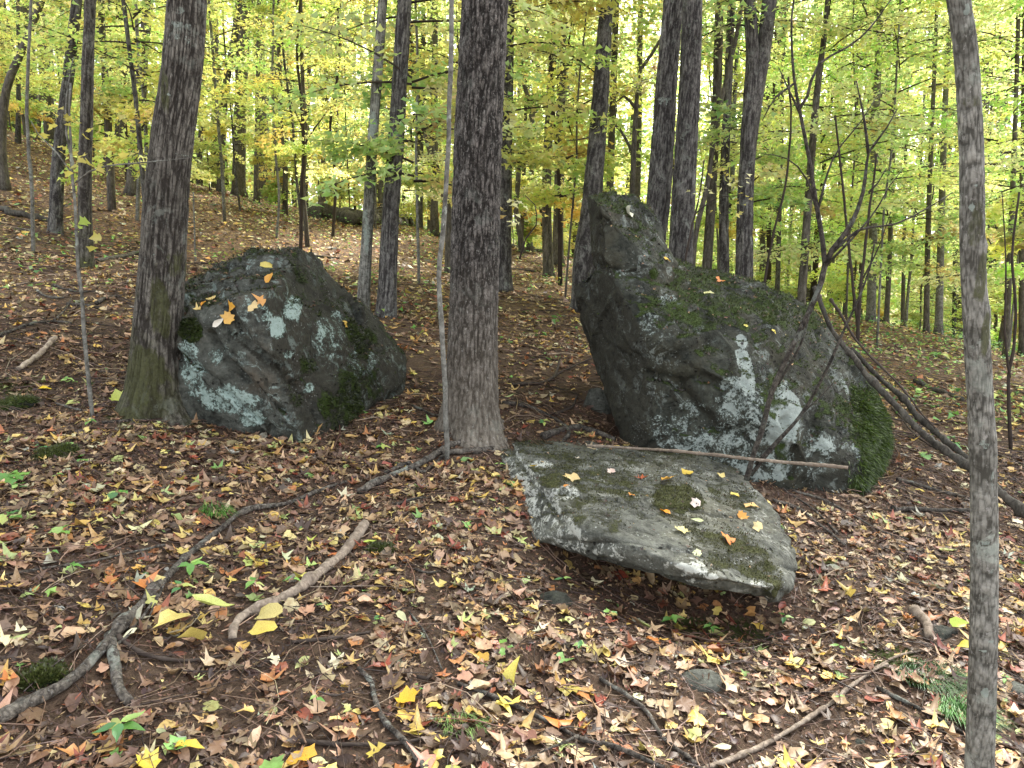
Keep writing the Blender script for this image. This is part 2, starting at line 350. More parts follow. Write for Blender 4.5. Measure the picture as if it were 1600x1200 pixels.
# ------------------------------------------------------------------ leaves
def leaf_shape(kind):
    """ring vertices round a centre, unit length about 1; returns V(k,3), F"""
    if kind == 'maple':
        pts = [(0, -.38), (.14, -.34), (.30, -.38), (.32, -.16), (.50, .02), (.33, .14), (.30, .38), (.17, .34), (0, .56), (-.17, .34), (-.32, .36), (-.33, .14), (-.48, .04), (-.33, -.16), (-.32, -.36), (-.14, -.34)]
    elif kind == 'maple_low':
        pts = [(0, -.4), (.34, -.34), (.24, -.08), (.5, .1), (.2, .2), (0, .6), (-.2, .2), (-.5, .1), (-.24, -.08), (-.34, -.34)]
    elif kind == 'ovate':
        pts = [(0, -.5), (.2, -.34), (.30, -.08), (.24, .2), (.1, .42), (0, .58), (-.1, .42), (-.24, .2), (-.30, -.08), (-.2, -.34)]
    elif kind == 'tri':
        pts = [(0, -.4), (.42, -.18), (.2, .05), (0, .6), (-.2, .05), (-.42, -.18)]
    else:
        pts = [(0, -.5), (.3, 0), (0, .55), (-.3, 0)]
        return np.array([(x, y, 0.0) for x, y in pts]), np.array([[0, 1, 2], [0, 2, 3]])
    V = [(0, 0.0, 0)] + [(x, y, 0) for x, y in pts]; n = len(pts)
    return np.array(V, float), np.array([[0, i + 1, (i + 1) % n + 1] for i in range(n)])
def curl(V, c1, c2, fold, seed):
    V = V.copy(); r = np.random.default_rng(seed)
    V[:, 2] = c1 * V[:, 0] ** 2 + c2 * V[:, 1] ** 2 + fold * np.abs(V[:, 0]) + 0.05 * r.normal(size=len(V)) + 0.25 * c1 * V[:, 0] * V[:, 1]
    V[:, 0] += 0.02 * r.normal(size=len(V)); V[:, 1] += 0.02 * r.normal(size=len(V)); V[0, 2] -= 0.02; return V
def frames(n, normals=None, tilt=0.3, yaw=None):
    """random orthonormal frames about given normals"""
    N = np.tile(np.array([0, 0, 1.0]), (n, 1)) if normals is None else normals.copy()
    N = N + RNG.normal(size=(n, 3)) * (np.asarray(tilt).reshape(-1, 1) if np.ndim(tilt) else tilt); N /= np.linalg.norm(N, axis=1)[:, None]
    a = RNG.uniform(0, 2 * math.pi, n) if yaw is None else yaw
    R = np.stack([np.cos(a), np.sin(a), 0 * a], 1); X = np.cross(R, N); X /= np.linalg.norm(X, axis=1)[:, None] + 1e-9; Y = np.cross(N, X)
    return X, Y, N
def scatter(protos, pos, X, Y, N, size, cols, pick=None):
    """instance leaf prototypes into one vertex soup"""
    Vs, Fs, Cs, b = [], [], [], 0; pick = RNG.integers(0, len(protos), len(pos)) if pick is None else pick
    for k, (pv, pf) in enumerate(protos):
        i = np.where(pick == k)[0]
        if not len(i): continue
        sz = np.asarray(size)[i][:, None, None]
        V = pos[i][:, None, :] + sz * (pv[None, :, 0:1] * X[i][:, None, :] + pv[None, :, 1:2] * Y[i][:, None, :] + pv[None, :, 2:3] * N[i][:, None, :])
        F = pf[None] + (np.arange(len(i)) * len(pv))[:, None, None] + b
        Vs.append(V.reshape(-1, 3)); Fs.append(F.reshape(-1, 3)); Cs.append(np.repeat(cols[i], len(pv), 0)); b += len(i) * len(pv)
    return np.vstack(Vs), np.vstack(Fs), np.vstack(Cs)

LITTER_PAL = [(C('483629'), 12), (C('624b3a'), 16), (C('7b624b'), 18), (C('937a5e'), 18), (C('a99071'), 12), (C('bba682'), 7), (C('b0945c'), 8), (C('bfa254'), 6), (C('c9b670'), 4), (C('a87448'), 5), (C('8a4f38'), 4), (C('7a3a28'), 2), (C('a0aa6c'), 3), (C('749c54'), 1.5), (C('9a9c8c'), 2), (C('c4bb94'), 3)]
def pal(pl, n, jit=0.18):
    p = np.array([q[1] for q in pl], float); p /= p.sum(); i = RNG.choice(len(pl), n, p=p)
    c = np.array([q[0] for q in pl])[i] * np.exp(RNG.normal(size=(n, 1)) * jit) * np.exp(RNG.normal(size=(n, 3)) * 0.06); return np.clip(c, 0.004, 0.8)
def slope_normals(x, y):
    e = 0.05; hx = (hgt(x + e, y) - hgt(x - e, y)) / (2 * e); hy = (hgt(x, y + e) - hgt(x, y - e)) / (2 * e)
    n = np.stack([-hx, -hy, np.ones_like(hx)], 1); return n / np.linalg.norm(n, axis=1)[:, None]

# ------------------------------------------------------------------ ground sheet
def warp(n, lo, hi, c, fine, grow):
    t = np.linspace(-1, 1, n); s = np.sinh(t * grow) / math.sinh(grow); return np.where(s < 0, c + s * (c - lo), c + s * (hi - c))
gx = warp(430, -320, 320, 0.0, 0, 6.6); gy = warp(430, -250, 420, 3.6, 0, 6.6)
XX, YY = np.meshgrid(gx, gy, indexing='ij'); xf, yf = XX.ravel(), YY.ravel()
GV = np.stack([xf, yf, hgt(xf, yf)], 1)
ii, jj = np.meshgrid(np.arange(429), np.arange(429), indexing='ij'); b0 = (ii * 430 + jj).ravel()
GF = np.stack([b0, b0 + 430, b0 + 431, b0 + 1], 1)
gm = np.zeros(len(GV))
MOSS_SPOTS = [(G(1140, 1000), 0.26), (G(1080, 985), 0.16), (G(1190, 1010), 0.15), (G(20, 605), 0.25), (G(250, 655), 0.35), (G(590, 860), 0.12), (G(1400, 1030), 0.15)]
for c, r in MOSS_SPOTS: gm = np.maximum(gm, np.exp(-((xf - c[0]) ** 2 + ((yf - c[1]) * 1.0) ** 2) / r ** 2))
ground = link('ground', np_mesh('ground', GV, GF, None, True, M_GROUND, {'moss': gm}))
tag(ground, kind='structure')

# ------------------------------------------------------------------ rocks
def hull_mesh(groups, voxel, name):
    """union of convex hulls of point groups, remeshed"""
    import bmesh
    bm = bmesh.new()
    for g in groups:
        b2 = bmesh.new()
        for p in g: b2.verts.new(p)
        r = bmesh.ops.convex_hull(b2, input=b2.verts)
        bmesh.ops.delete(b2, geom=[e for e in r['geom_interior'] if isinstance(e, bmesh.types.BMVert)], context='VERTS')
        bmesh.ops.recalc_face_normals(b2, faces=b2.faces)
        tm = bpy.data.meshes.new('t'); b2.to_mesh(tm); b2.free(); bm.from_mesh(tm); bpy.data.meshes.remove(tm)
    me = bpy.data.meshes.new('t'); bm.to_mesh(me); bm.free()
    o = bpy.data.objects.new('t', me); COL.objects.link(o)
    md = o.modifiers.new('r', 'REMESH'); md.mode = 'VOXEL'; md.voxel_size = voxel
    dg = bpy.context.evaluated_depsgraph_get(); dg.update(); ev = o.evaluated_get(dg); m2 = ev.to_mesh()
    V = np.empty(len(m2.vertices) * 3, np.float32); m2.vertices.foreach_get('co', V); V = V.reshape(-1, 3).astype(float)
    E = np.empty(len(m2.edges) * 2, np.int32); m2.edges.foreach_get('vertices', E); E = E.reshape(-1, 2)
    F = np.empty(len(m2.polygons) * 4, np.int32); m2.polygons.foreach_get('vertices', F); F = F.reshape(-1, 4)
    ev.to_mesh_clear(); bpy.data.objects.remove(o); bpy.data.meshes.remove(me)
    return V, F, E
def lap(V, E, it, f=0.5):
    n = len(V); deg = np.bincount(E.ravel(), minlength=n)[:, None]
    for _ in range(it):
        A = np.zeros_like(V)
        for k in range(3):
            A[:, k] = np.bincount(E[:, 0], V[E[:, 1], k], n) + np.bincount(E[:, 1], V[E[:, 0], k], n)
        V = V + f * (A / deg - V)
    return V
def vnormals(V, F):
    n = np.cross(V[F[:, 2]] - V[F[:, 0]], V[F[:, 3]] - V[F[:, 1]]); A = np.zeros_like(V)
    for k in range(4):
        for c in range(3): A[:, c] += np.bincount(F[:, k], n[:, c], len(V))
    return A / (np.linalg.norm(A, axis=1)[:, None] + 1e-12)
def rock_surface(V, F, E, bed, seed, sm=6, amp=1.0, bedamp=0.018, bedfreq=9, facet=0.03):
    V = lap(V, E, sm); N = vnormals(V, F)
    # angular breaks: cells with planar offsets
    d1, d2, idn = worley(V * 2.3 + 0.25 * fbm(V * 3, 2, seed)[:, None] + seed, seed)
    off = (idn - 0.5) * facet * amp * sstep(0.0, 0.10, d2 - d1)
    d1, d2, idn = worley(V * 6.1 + seed * 2.0, seed + 9)
    off = off + (idn - 0.5) * facet * 0.42 * amp * sstep(0.0, 0.12, d2 - d1)
    off = off + amp * (0.030 * fbm(V * 2.0, 3, seed) + 0.014 * fbm(V * 8.0, 4, seed + 3, 0.6) + 0.005 * fbm(V * 30.0, 2, seed + 5))
    # bedding: steps and open joints along planes normal to bed
    b = V @ np.asarray(bed) * bedfreq + 0.7 * fbm(V * 1.6, 3, seed + 7) + seed
    fr = b - np.floor(b); cell = _hash(np.floor(b).astype(np.int64), np.zeros(len(b), np.int64), np.zeros(len(b), np.int64), seed)
    joint = np.exp(-(np.minimum(fr, 1 - fr) / 0.06) ** 2) * (0.3 + 0.7 * sstep(-0.1, 0.3, fbm(V * 1.8, 2, seed + 12)))
    off = off + bedamp * ((cell - 0.5) * 1.3 - 0.9 * joint) 
    return V + N * off[:, None], joint
def blob_field(V, blobs, wob=0.5, fr=9, seed=3):
    """blobs: (px, py, radius_px_x, radius_px_y, strength); measured where the surface stands, in its own metres"""
    out = np.zeros(len(V)); nz = fbm(V * fr, 4, seed, 0.6)
    for (c, rx, rz, s) in blobs:
        d = np.sqrt(((V[:, 0] - c[0]) / rx) ** 2 + ((V[:, 2] - c[2]) / rz) ** 2 + ((V[:, 1] - c[1]) / (1.6 * max(rx, rz))) ** 2) + wob * nz
        out = np.maximum(out, s * (1 - sstep(0.6, 1.15, d)))
    return out
def surf_at(V, px, py):
    x, y, f = px_of(V); d = (x - px) ** 2 + (y - py) ** 2; near = np.where(d < 12 ** 2)[0]
    if not len(near): return V[int(np.argmin(d))]
    return V[near[np.argmin(f[near])]]
def blobs_px(V, lst):
    out = []
    for (px, py, rx, ry, s) in lst:
        c = surf_at(V, px, py); k = c[1] / FPX; out.append((c, rx * k, ry * k, s))
    return out
def moss_tufts(name, V, N, m, n, parent, length, mat, size=0.004, hang=0.0, colr=((0.02, 0.035, 0.006), (0.09, 0.13, 0.02)), off=None):
    w = np.clip(m, 0, None); 
    if w.sum() <= 0: return None
    i = RNG.choice(len(V), n, p=w / w.sum()); p = V[i] + RNG.normal(size=(n, 3)) * 0.007; nn = N[i]
    d = nn + np.array([0, 0, -hang]) + RNG.normal(size=(n, 3)) * 0.35; d /= np.linalg.norm(d, axis=1)[:, None]
    s = np.cross(d, RNG.normal(size=(n, 3))); s /= np.linalg.norm(s, axis=1)[:, None] + 1e-9
    L = length * RNG.uniform(0.5, 1.4, n)[:, None]; W = size * RNG.uniform(0.6, 1.5, n)[:, None]
    A = p - s * W - nn * 0.003; B = p + s * W - nn * 0.003; T = p + d * L
    Vv = np.stack([A, B, T], 1).reshape(-1, 3); F = np.arange(n * 3).reshape(-1, 3)
    t = RNG.uniform(0, 1, (n, 1)); c = np.array(colr[0]) * (1 - t) + np.array(colr[1]) * t
    if off is not None: Vv = Vv - off
    o = link(name, np_mesh(name, Vv, F, np.repeat(c, 3, 0), False, mat), parent); o['kind'] = 'stuff'; return o
def make_rock(name, label, V, F, J, mat, mossf, lichf, blobs_l=(), blobs_m=(), stainf=None):
    N = vnormals(V, F); moss = mossf(V, N); lich = lichf(V, N)
    lich = np.maximum(lich, blob_field(V, blobs_px(V, blobs_l), seed=4)); moss = np.maximum(moss, blob_field(V, blobs_px(V, blobs_m), seed=8))
    c = np.array([V[:, 0].mean(), V[:, 1].mean(), V[:, 2].min()]); c[2] = hgt(c[0], c[1])[0]
    root = empty(name, c, label, 'boulder')
    body = link('rock_body', np_mesh('rock_body', V - c, F, None, True, mat, {'moss': moss, 'lichen': lich, 'bed': J, 'stain': stainf(V, N) if stainf else 0 * J}), root)
    return root, c, N, moss

def below(pts, dz=0.25):
    return [np.array([p[0], p[1], hgt(p[0], p[1])[0] - dz]) for p in pts]

# --- big boulder on the right
bodyB = [P(916, 422, 5.3), P(958, 434, 4.95), P(985, 482, 4.85), P(1005, 525, 4.72), P(894, 449, 5.55), P(905, 492, 5.6), P(931, 562, 5.55), P(985, 662, 5.2),
         P(1045, 445, 5.0), P(1200, 505, 4.95), P(1292, 600, 4.85), P(1350, 700, 4.6), P(1150, 600, 4.5), P(1250, 700, 4.42),
         P(1050, 402, 5.6), P(1130, 425, 5.75), P(1190, 440, 5.8), P(1242, 457, 5.8), P(1300, 518, 5.6), P(1358, 600, 5.35), P(1385, 655, 5.2), P(1384, 700, 5.05), P(1372, 738, 4.9)]
baseB = [P(1005, 690, 4.75), P(1060, 722, 4.58), P(1200, 760, 4.40), P(1290, 765, 4.40), P(1352, 762, 4.45)]
bodyB += baseB + below(baseB + [np.array([0.9, 5.7, 0]), np.array([1.2, 6.6, 0]), np.array([2.3, 6.6, 0]), np.array([2.45, 5.6, 0])])
bodyB += [P(1110, 440, 6.5), P(1240, 480, 6.6)]
headB = [P(914, 308, 5.5), P(919, 303, 5.45), P(960, 297, 5.6), P(993, 311, 5.7), P(1021, 340, 5.7), P(1050, 390, 5.6), P(944, 420, 5.0), P(922, 416, 5.4), P(936, 318, 5.12), P(916, 352, 5.5), P(1000, 440, 5.0), P(1045, 450, 5.0), P(1070, 430, 5.5), P(975, 430, 6.3), P(1000, 352, 6.3), P(940, 318, 6.0), P(1060, 520, 5.2), P(960, 470, 5.3)]
V, F, E = hull_mesh([bodyB, headB], 0.016, 'b')
bedB = np.array([-0.62, 0.35, -0.70]); bedB /= np.linalg.norm(bedB)
V, J = rock_surface(V, F, E, bedB, 3, 1, 0.65, 0.028, 3.2, 0.10)
# two open seams across the front face, as cut by weather
def seam(V, line, depth, width):
    x, y, f = px_of(V); N = vnormals(V, F); d = np.full(len(V), 1e9)
    for (ax, ay), (bx, by) in zip(line[:-1], line[1:]):
        t = np.clip(((x - ax) * (bx - ax) + (y - ay) * (by - ay)) / ((bx - ax) ** 2 + (by - ay) ** 2), 0, 1)
        d = np.minimum(d, np.hypot(x - ax - t * (bx - ax), y - ay - t * (by - ay)))
    k = np.exp(-(d / width) ** 2) * (f < 5.6); return V - N * (depth * k)[:, None]
V = seam(V, [(1010, 585), (1060, 595), (1095, 588), (1130, 605)], 0.045, 7)
V = seam(V, [(1060, 600), (1090, 640), (1120, 670), (1160, 678)], 0.05, 8)
V = seam(V, [(1225, 655), (1240, 690), (1235, 740)], 0.04, 6)
V = seam(V, [(935, 416), (960, 420), (1010, 430), (1050, 440)], 0.03, 6)
V = seam(V, [(935, 345), (985, 352), (1020, 372)], 0.025, 4)
XB, YB, _ = px_of(V)
def mossB(V, N):
    top = sstep(0.35, 0.8, N[:, 2] + 0.35 * fbm(V * 5, 4, 21)) * 0.60
    right = sstep(1305, 1385, XB + 34 * fbm(V * 5, 4, 23)) * sstep(540, 640, YB + 40 * fbm(V * 5, 3, 24)) * 1.0
    return np.clip(np.maximum(top, right), 0, 1)
rootB, cB, NB, mB = make_rock('boulder', 'huge dark boulder with a pointed snout and bright green moss on its right end', V, F, J, R_DARK, mossB, lambda V, N: 0 * V[:, 0],
    blobs_l=[(1158, 522, 10, 12, 1), (1165, 555, 16, 22, .9), (1180, 590, 14, 26, .9), (1240, 625, 34, 36, 1), (1222, 690, 30, 36, .9), (1130, 700, 80, 34, .5), (1050, 680, 50, 34, .42), (1180, 725, 60, 30, .6), (1150, 650, 50, 60, .42), (1200, 660, 60, 60, .45), (1290, 700, 50, 50, .34), (1010, 495, 22, 30, .42), (1055, 462, 26, 14, .55), (1095, 500, 14, 20, .5), (1290, 690, 18, 26, .6), (1140, 620, 26, 40, .55), (975, 416, 40, 6, .45), (1340, 690, 12, 22, .5), (1070, 640, 30, 20, .4), (1325, 590, 6, 30, .5)],
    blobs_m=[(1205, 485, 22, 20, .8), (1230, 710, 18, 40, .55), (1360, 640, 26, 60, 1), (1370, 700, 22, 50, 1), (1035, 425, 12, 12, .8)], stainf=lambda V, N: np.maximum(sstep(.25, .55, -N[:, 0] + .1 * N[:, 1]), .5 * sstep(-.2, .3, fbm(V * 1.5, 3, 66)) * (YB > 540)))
VB, FB = V, F
# hanging moss
mm = np.where((YB > 520) & (NB[:, 1] < 0.4), mB, 0) * sstep(1285, 1365, XB + 25 * fbm(V * 9, 3, 55))
moss_tufts('moss', V, NB, mm ** 3, 26000, rootB, 0.035, M_GREEN, 0.0035, 1.1, ((0.012, 0.026, 0.004), (0.075, 0.125, 0.014)), cB)
moss_tufts('moss', V, NB, np.where(NB[:, 2] > 0.2, mB, 0) ** 3, 22000, rootB, 0.014, M_GREEN, 0.004, 0, ((0.010, 0.014, 0.004), (0.06, 0.08, 0.018)), cB)

# --- left boulder
GA = [G(295, 655), G(400, 676), G(472, 686), G(502, 678), G(562, 652), G(615, 612)]
bodyA = [P(254, 492, 4.5), P(258, 545, 4.4), P(272, 605, 4.3), P(285, 453, 4.9), P(345, 425, 5.1), P(402, 404, 5.2), P(470, 395, 5.0), P(492, 396, 5.15),
         P(375, 490, 4.35), P(330, 512, 4.3), P(438, 478, 4.3), P(468, 432, 4.7), P(600, 510, 5.5), P(638, 558, 5.45), P(636, 584, 5.3)]
bodyA += GA + below(GA + [np.array([-1.6, 6.2, 0]), np.array([-0.9, 5.8, 0]), np.array([-2.1, 5.4, 0])]) + [P(430, 440, 6.0)]
V, F, E = hull_mesh([bodyA], 0.014, 'a')
bedA = np.array([0.50, -0.30, 0.80]); bedA = np.array([0.70, -0.25, 0.62]); bedA /= np.linalg.norm(bedA)
V, J = rock_surface(V, F, E, bedA, 12, 1, 0.50, 0.030, 4.6, 0.085)
def ledge(V, line, d, region):
    x, y, f = px_of(V); N = vnormals(lap(V, E, 25), F); (ax, ay), (bx, by) = line[0], line[-1]
    sg = ((x - ax) * (by - ay) - (y - ay) * (bx - ax)) / math.hypot(bx - ax, by - ay) + 9 * fbm(V * 4, 3, 71)
    k = sstep(-3, 3, sg) * np.clip(-N[:, 1] * 1.6, 0, 1) * sstep(0, 25, x - region[0]) * sstep(0, 25, region[1] - x) * sstep(.15, .45, .8 - N[:, 0]); return V + N * (d * k)[:, None]
V = ledge(V, [(262, 540), (425, 680)], 0.05, (240, 640)); V = ledge(V, [(325, 512), (465, 680)], 0.045, (250, 640)); V = ledge(V, [(372, 492), (520, 680)], 0.05, (300, 640))
V = seam(V, [(268, 545), (330, 590), (380, 640), (425, 672)], 0.045, 5)
V = seam(V, [(330, 520), (350, 560), (400, 610), (450, 650)], 0.045, 5)
V = seam(V, [(370, 525), (430, 570), (480, 620), (500, 660)], 0.04, 5)
XA, YA, _ = px_of(V)
def mossA(V, N):
    top = sstep(0.45, 0.85, N[:, 2] + 0.4 * fbm(V * 5, 4, 31)) * 0.50
    side = sstep(0.25, 0.7, N[:, 0] + 0.35 * fbm(V * 4, 4, 32)) * (0.24 + .34 * sstep(-.1, .4, fbm(V * 3.0, 3, 35)))
    return np.clip(np.maximum(top, side), 0, 1)
rootA, cA, NA, mA = make_rock('boulder', 'grey green slanting boulder wedged against the mossy leaning trunk', V, F, J, R_GREEN, mossA, lambda V, N: 0 * V[:, 0],
    blobs_l=[(295, 590, 30, 50, .5), (345, 635, 56, 30, .6), (395, 660, 34, 18, .6), (470, 470, 14, 30, .6), (445, 515, 12, 20, .7), (425, 500, 12, 10, .6), (460, 555, 14, 10, .6), (495, 605, 14, 12, .5), (530, 520, 26, 50, .36), (570, 560, 30, 30, .34), (345, 560, 14, 22, .5), (280, 540, 14, 30, .5), (515, 520, 8, 20, .5), (400, 490, 24, 6, .6), (545, 500, 8, 10, .4)],
    blobs_m=[(290, 505, 26, 26, .75), (570, 600, 70, 44, .5), (590, 540, 40, 30, .45)], stainf=lambda V, N: np.maximum(.75 * sstep(.15, .5, N[:, 0] + .3 * fbm(V * 3, 3, 67)), .8 * sstep(.5, .8, N[:, 2] + .3 * fbm(V * 3, 3, 68))))
moss_tufts('moss', V, NA, np.clip(mA - .42, 0, 1) ** 1.5, 11000, rootA, 0.016, M_GREEN, 0.004, 0.2, ((0.008, 0.011, 0.004), (0.045, 0.062, 0.014)), cA)
VA, FA = V, F

# --- slab in front
slab = [P(768, 692, 4.6), P(800, 684, 4.75), P(860, 686, 4.8), P(950, 698, 4.75), P(1100, 712, 4.6), P(1150, 732, 4.45), P(1195, 790, 4.0), P(1236, 842, 3.55), P(1239, 885, 3.3), P(1233, 915, 3.08),
        P(1216, 942, 2.95), P(1150, 935, 2.92), P(1080, 918, 2.94), P(1000, 884, 3.02), P(950, 868, 3.1), P(885, 848, 3.28), P(832, 840, 3.45), P(800, 790, 3.8), P(778, 722, 4.35),
        P(800, 700, 4.38), P(850, 748, 3.78), P(885, 800, 3.38), P(912, 828, 3.18), P(1000, 858, 3.0), P(1100, 897, 2.88), P(1200, 918, 2.86)]
slab += [np.array([x, y, hgt(x, y)[0] - d]) for x, y, d in ((0.1, 4.3, 0.1), (0.55, 3.75, 0.08), (1.08, 3.5, 0.1), (1.35, 3.65, 0.15), (1.3, 4.3, 0.15), (0.2, 4.8, 0.1))]
V, F, E = hull_mesh([slab], 0.011, 's')
bedS = np.array([0.10, 0.42, 0.90]); bedS /= np.linalg.norm(bedS)
V, J = rock_surface(V, F, E, bedS, 5, 1, 0.75, 0.020, 9.0, 0.055)
XS, YS, _ = px_of(V)
V = seam(V, [(800, 700), (830, 750), (870, 800), (900, 850)], 0.012, 4)
def mossS(V, N):
    return sstep(0.5, 0.95, N[:, 2] + 0.5 * fbm(V * 4.5, 4, 41)) * (0.22 + 0.34 * sstep(-0.35, 0.25, fbm(V * 1.9, 3, 42)))
rootS, cS, NS, mS = make_rock('flat_boulder', 'low pale grey slab lying tilted in front of the huge boulder', V, F, J, R_PALE, mossS,
    lambda V, N: 0.5 * sstep(0.3, 0.7, -N[:, 0]),
    blobs_l=[(1190, 920, 26, 10, 1), (1215, 925, 18, 14, 1), (1070, 885, 30, 6, .8), (805, 760, 16, 40, .7), (880, 760, 26, 12, .6), (850, 715, 26, 10, .6), (990, 760, 20, 10, .5), (890, 840, 18, 6, .8), (1120, 900, 14, 6, .6), (950, 740, 22, 8, .5)],
    blobs_m=[(1190, 885, 50, 34, .62), (1080, 768, 70, 10, .8), (920, 780, 80, 34, .42), (1010, 725, 90, 14, .40), (1110, 855, 40, 18, .45), (1150, 765, 60, 26, .5), (905, 800, 18, 12, .6), (1000, 770, 90, 40, .36)])
moss_tufts('moss', V, NS, np.clip(np.where(NS[:, 2] > 0.3, mS, 0) - .25, 0, 1) ** 1.3, 15000, rootS, 0.007, M_GREEN, 0.003, 0, ((0.016, 0.018, 0.006), (0.095, 0.095, 0.032)), cS)
VS, FS = V, F

STONES = []
def small_rock(label, px, py, wx, h, seed, mat=R_DARK, moss=0.0, flat=1.0, name='rock', sink=0.35, dy=1.0):
    c = G(px, py); r = wx * 0.5 * c[1] / FPX; rg = np.random.default_rng(seed); STONES.append((c[0], c[1] + r * .3, r * .62))
    a = rg.normal(size=(26, 3)); a /= np.linalg.norm(a, axis=1)[:, None]; a *= np.array([r, r * dy, h])
    pts = [c + q + np.array([0, r * dy * 0.6, -h * sink]) for q in a]
    V, F, E = hull_mesh([pts], max(r / 26, 0.005), 'r'); V, J = rock_surface(V, F, E, np.array([0.2, 0.3, 0.93]), seed, 3, min(0.6, r * 2.2), 0.004, 12, 0.02)
    N = vnormals(V, F); m = moss * sstep(-0.2, 0.6, N[:, 2] + 0.4 * fbm(V * 7, 3, seed))
    o = link(name, np_mesh(name, V - c, F, None, True, mat, {'moss': m, 'lichen': 0 * m, 'bed': J}), None, c); tag(o, label, 'rock')
    if moss > 0.5:
        moss_tufts('moss', V, N, m ** 2, 4500, o, 0.008, M_GREEN, 0.0032, 0, ((0.025, 0.032, 0.008), (0.10, 0.12, 0.03)), c)
    return o
small_rock('flat bare grey stone half buried below the slab', 1105, 1078, 110, 0.055, 2, R_PALE, 0, dy=0.8)
small_rock('dark wet stone in the bare soil under the left part of the slab', 868, 945, 66, 0.05, 3, R_DARK, 0)
small_rock('pale narrow stone leaning under the snout of the huge boulder', 930, 642, 58, 0.20, 4, R_PALE, 0.1, sink=0.1, dy=0.35)
small_rock('low moss covered stone at the left edge beside the pale stick', 18, 640, 95, 0.08, 5, R_DARK, 0.9)
small_rock('moss covered stone among leaves below the leaning trunk', 75, 718, 90, 0.07, 6, R_GREEN, 0.7)
small_rock('rounded cushion of moss on a stone near the long fallen branch', 48, 1070, 85, 0.035, 8, R_DARK, 1.0)
small_rock('dull green stone lying behind the slim front trunk', 1478, 1000, 95, 0.05, 9, R_DARK, 0.35)
small_rock('small brown stone in bare soil at the bottom edge', 1350, 1172, 60, 0.025, 10, R_DARK, 0)
small_rock('small mossy stone beside the upper end of the barkless branch', 590, 868, 60, 0.03, 13, R_DARK, 0.8)
small_rock('small pale stone beside the foot of the slim front trunk', 1592, 1085, 60, 0.04, 14, R_PALE, 0.2)

for i_, (x_, y_, w_, m_, l_) in enumerate([(482, 420, 26, R_PALE, 'sunlit patch shaped as a pale stone above the crest of the grey green boulder'), (512, 388, 30, R_PALE, 'sunlit patch shaped as a whitish stone left of the blotched trunk pair'), (640, 392, 34, R_PALE, 'sunlit patch shaped as a long pale stone right of the blotched trunk pair'),
    (668, 408, 22, R_PALE, 'small sunlit patch shaped as a stone close to the middle trunk on the far slope'), (98, 322, 22, R_PALE, 'sunlit patch shaped as a bright stone beside the straight trunk on the upper left slope'), (28, 360, 36, R_PALE, 'sunlit patch shaped as a low pale stone at the left edge of the slope'), (598, 385, 20, R_PALE, 'small sunlit patch shaped as a pale stone between the blotched pair of trunks'), (330, 320, 24, R_PALE, 'sunlit patch shaped as a pale stone on the crest right of the mossy trunk')]):
    small_rock(l_, x_, y_, w_, .05, 20 + i_, m_, 0)  # added pale stones stand in for patches of sunlight on the slope

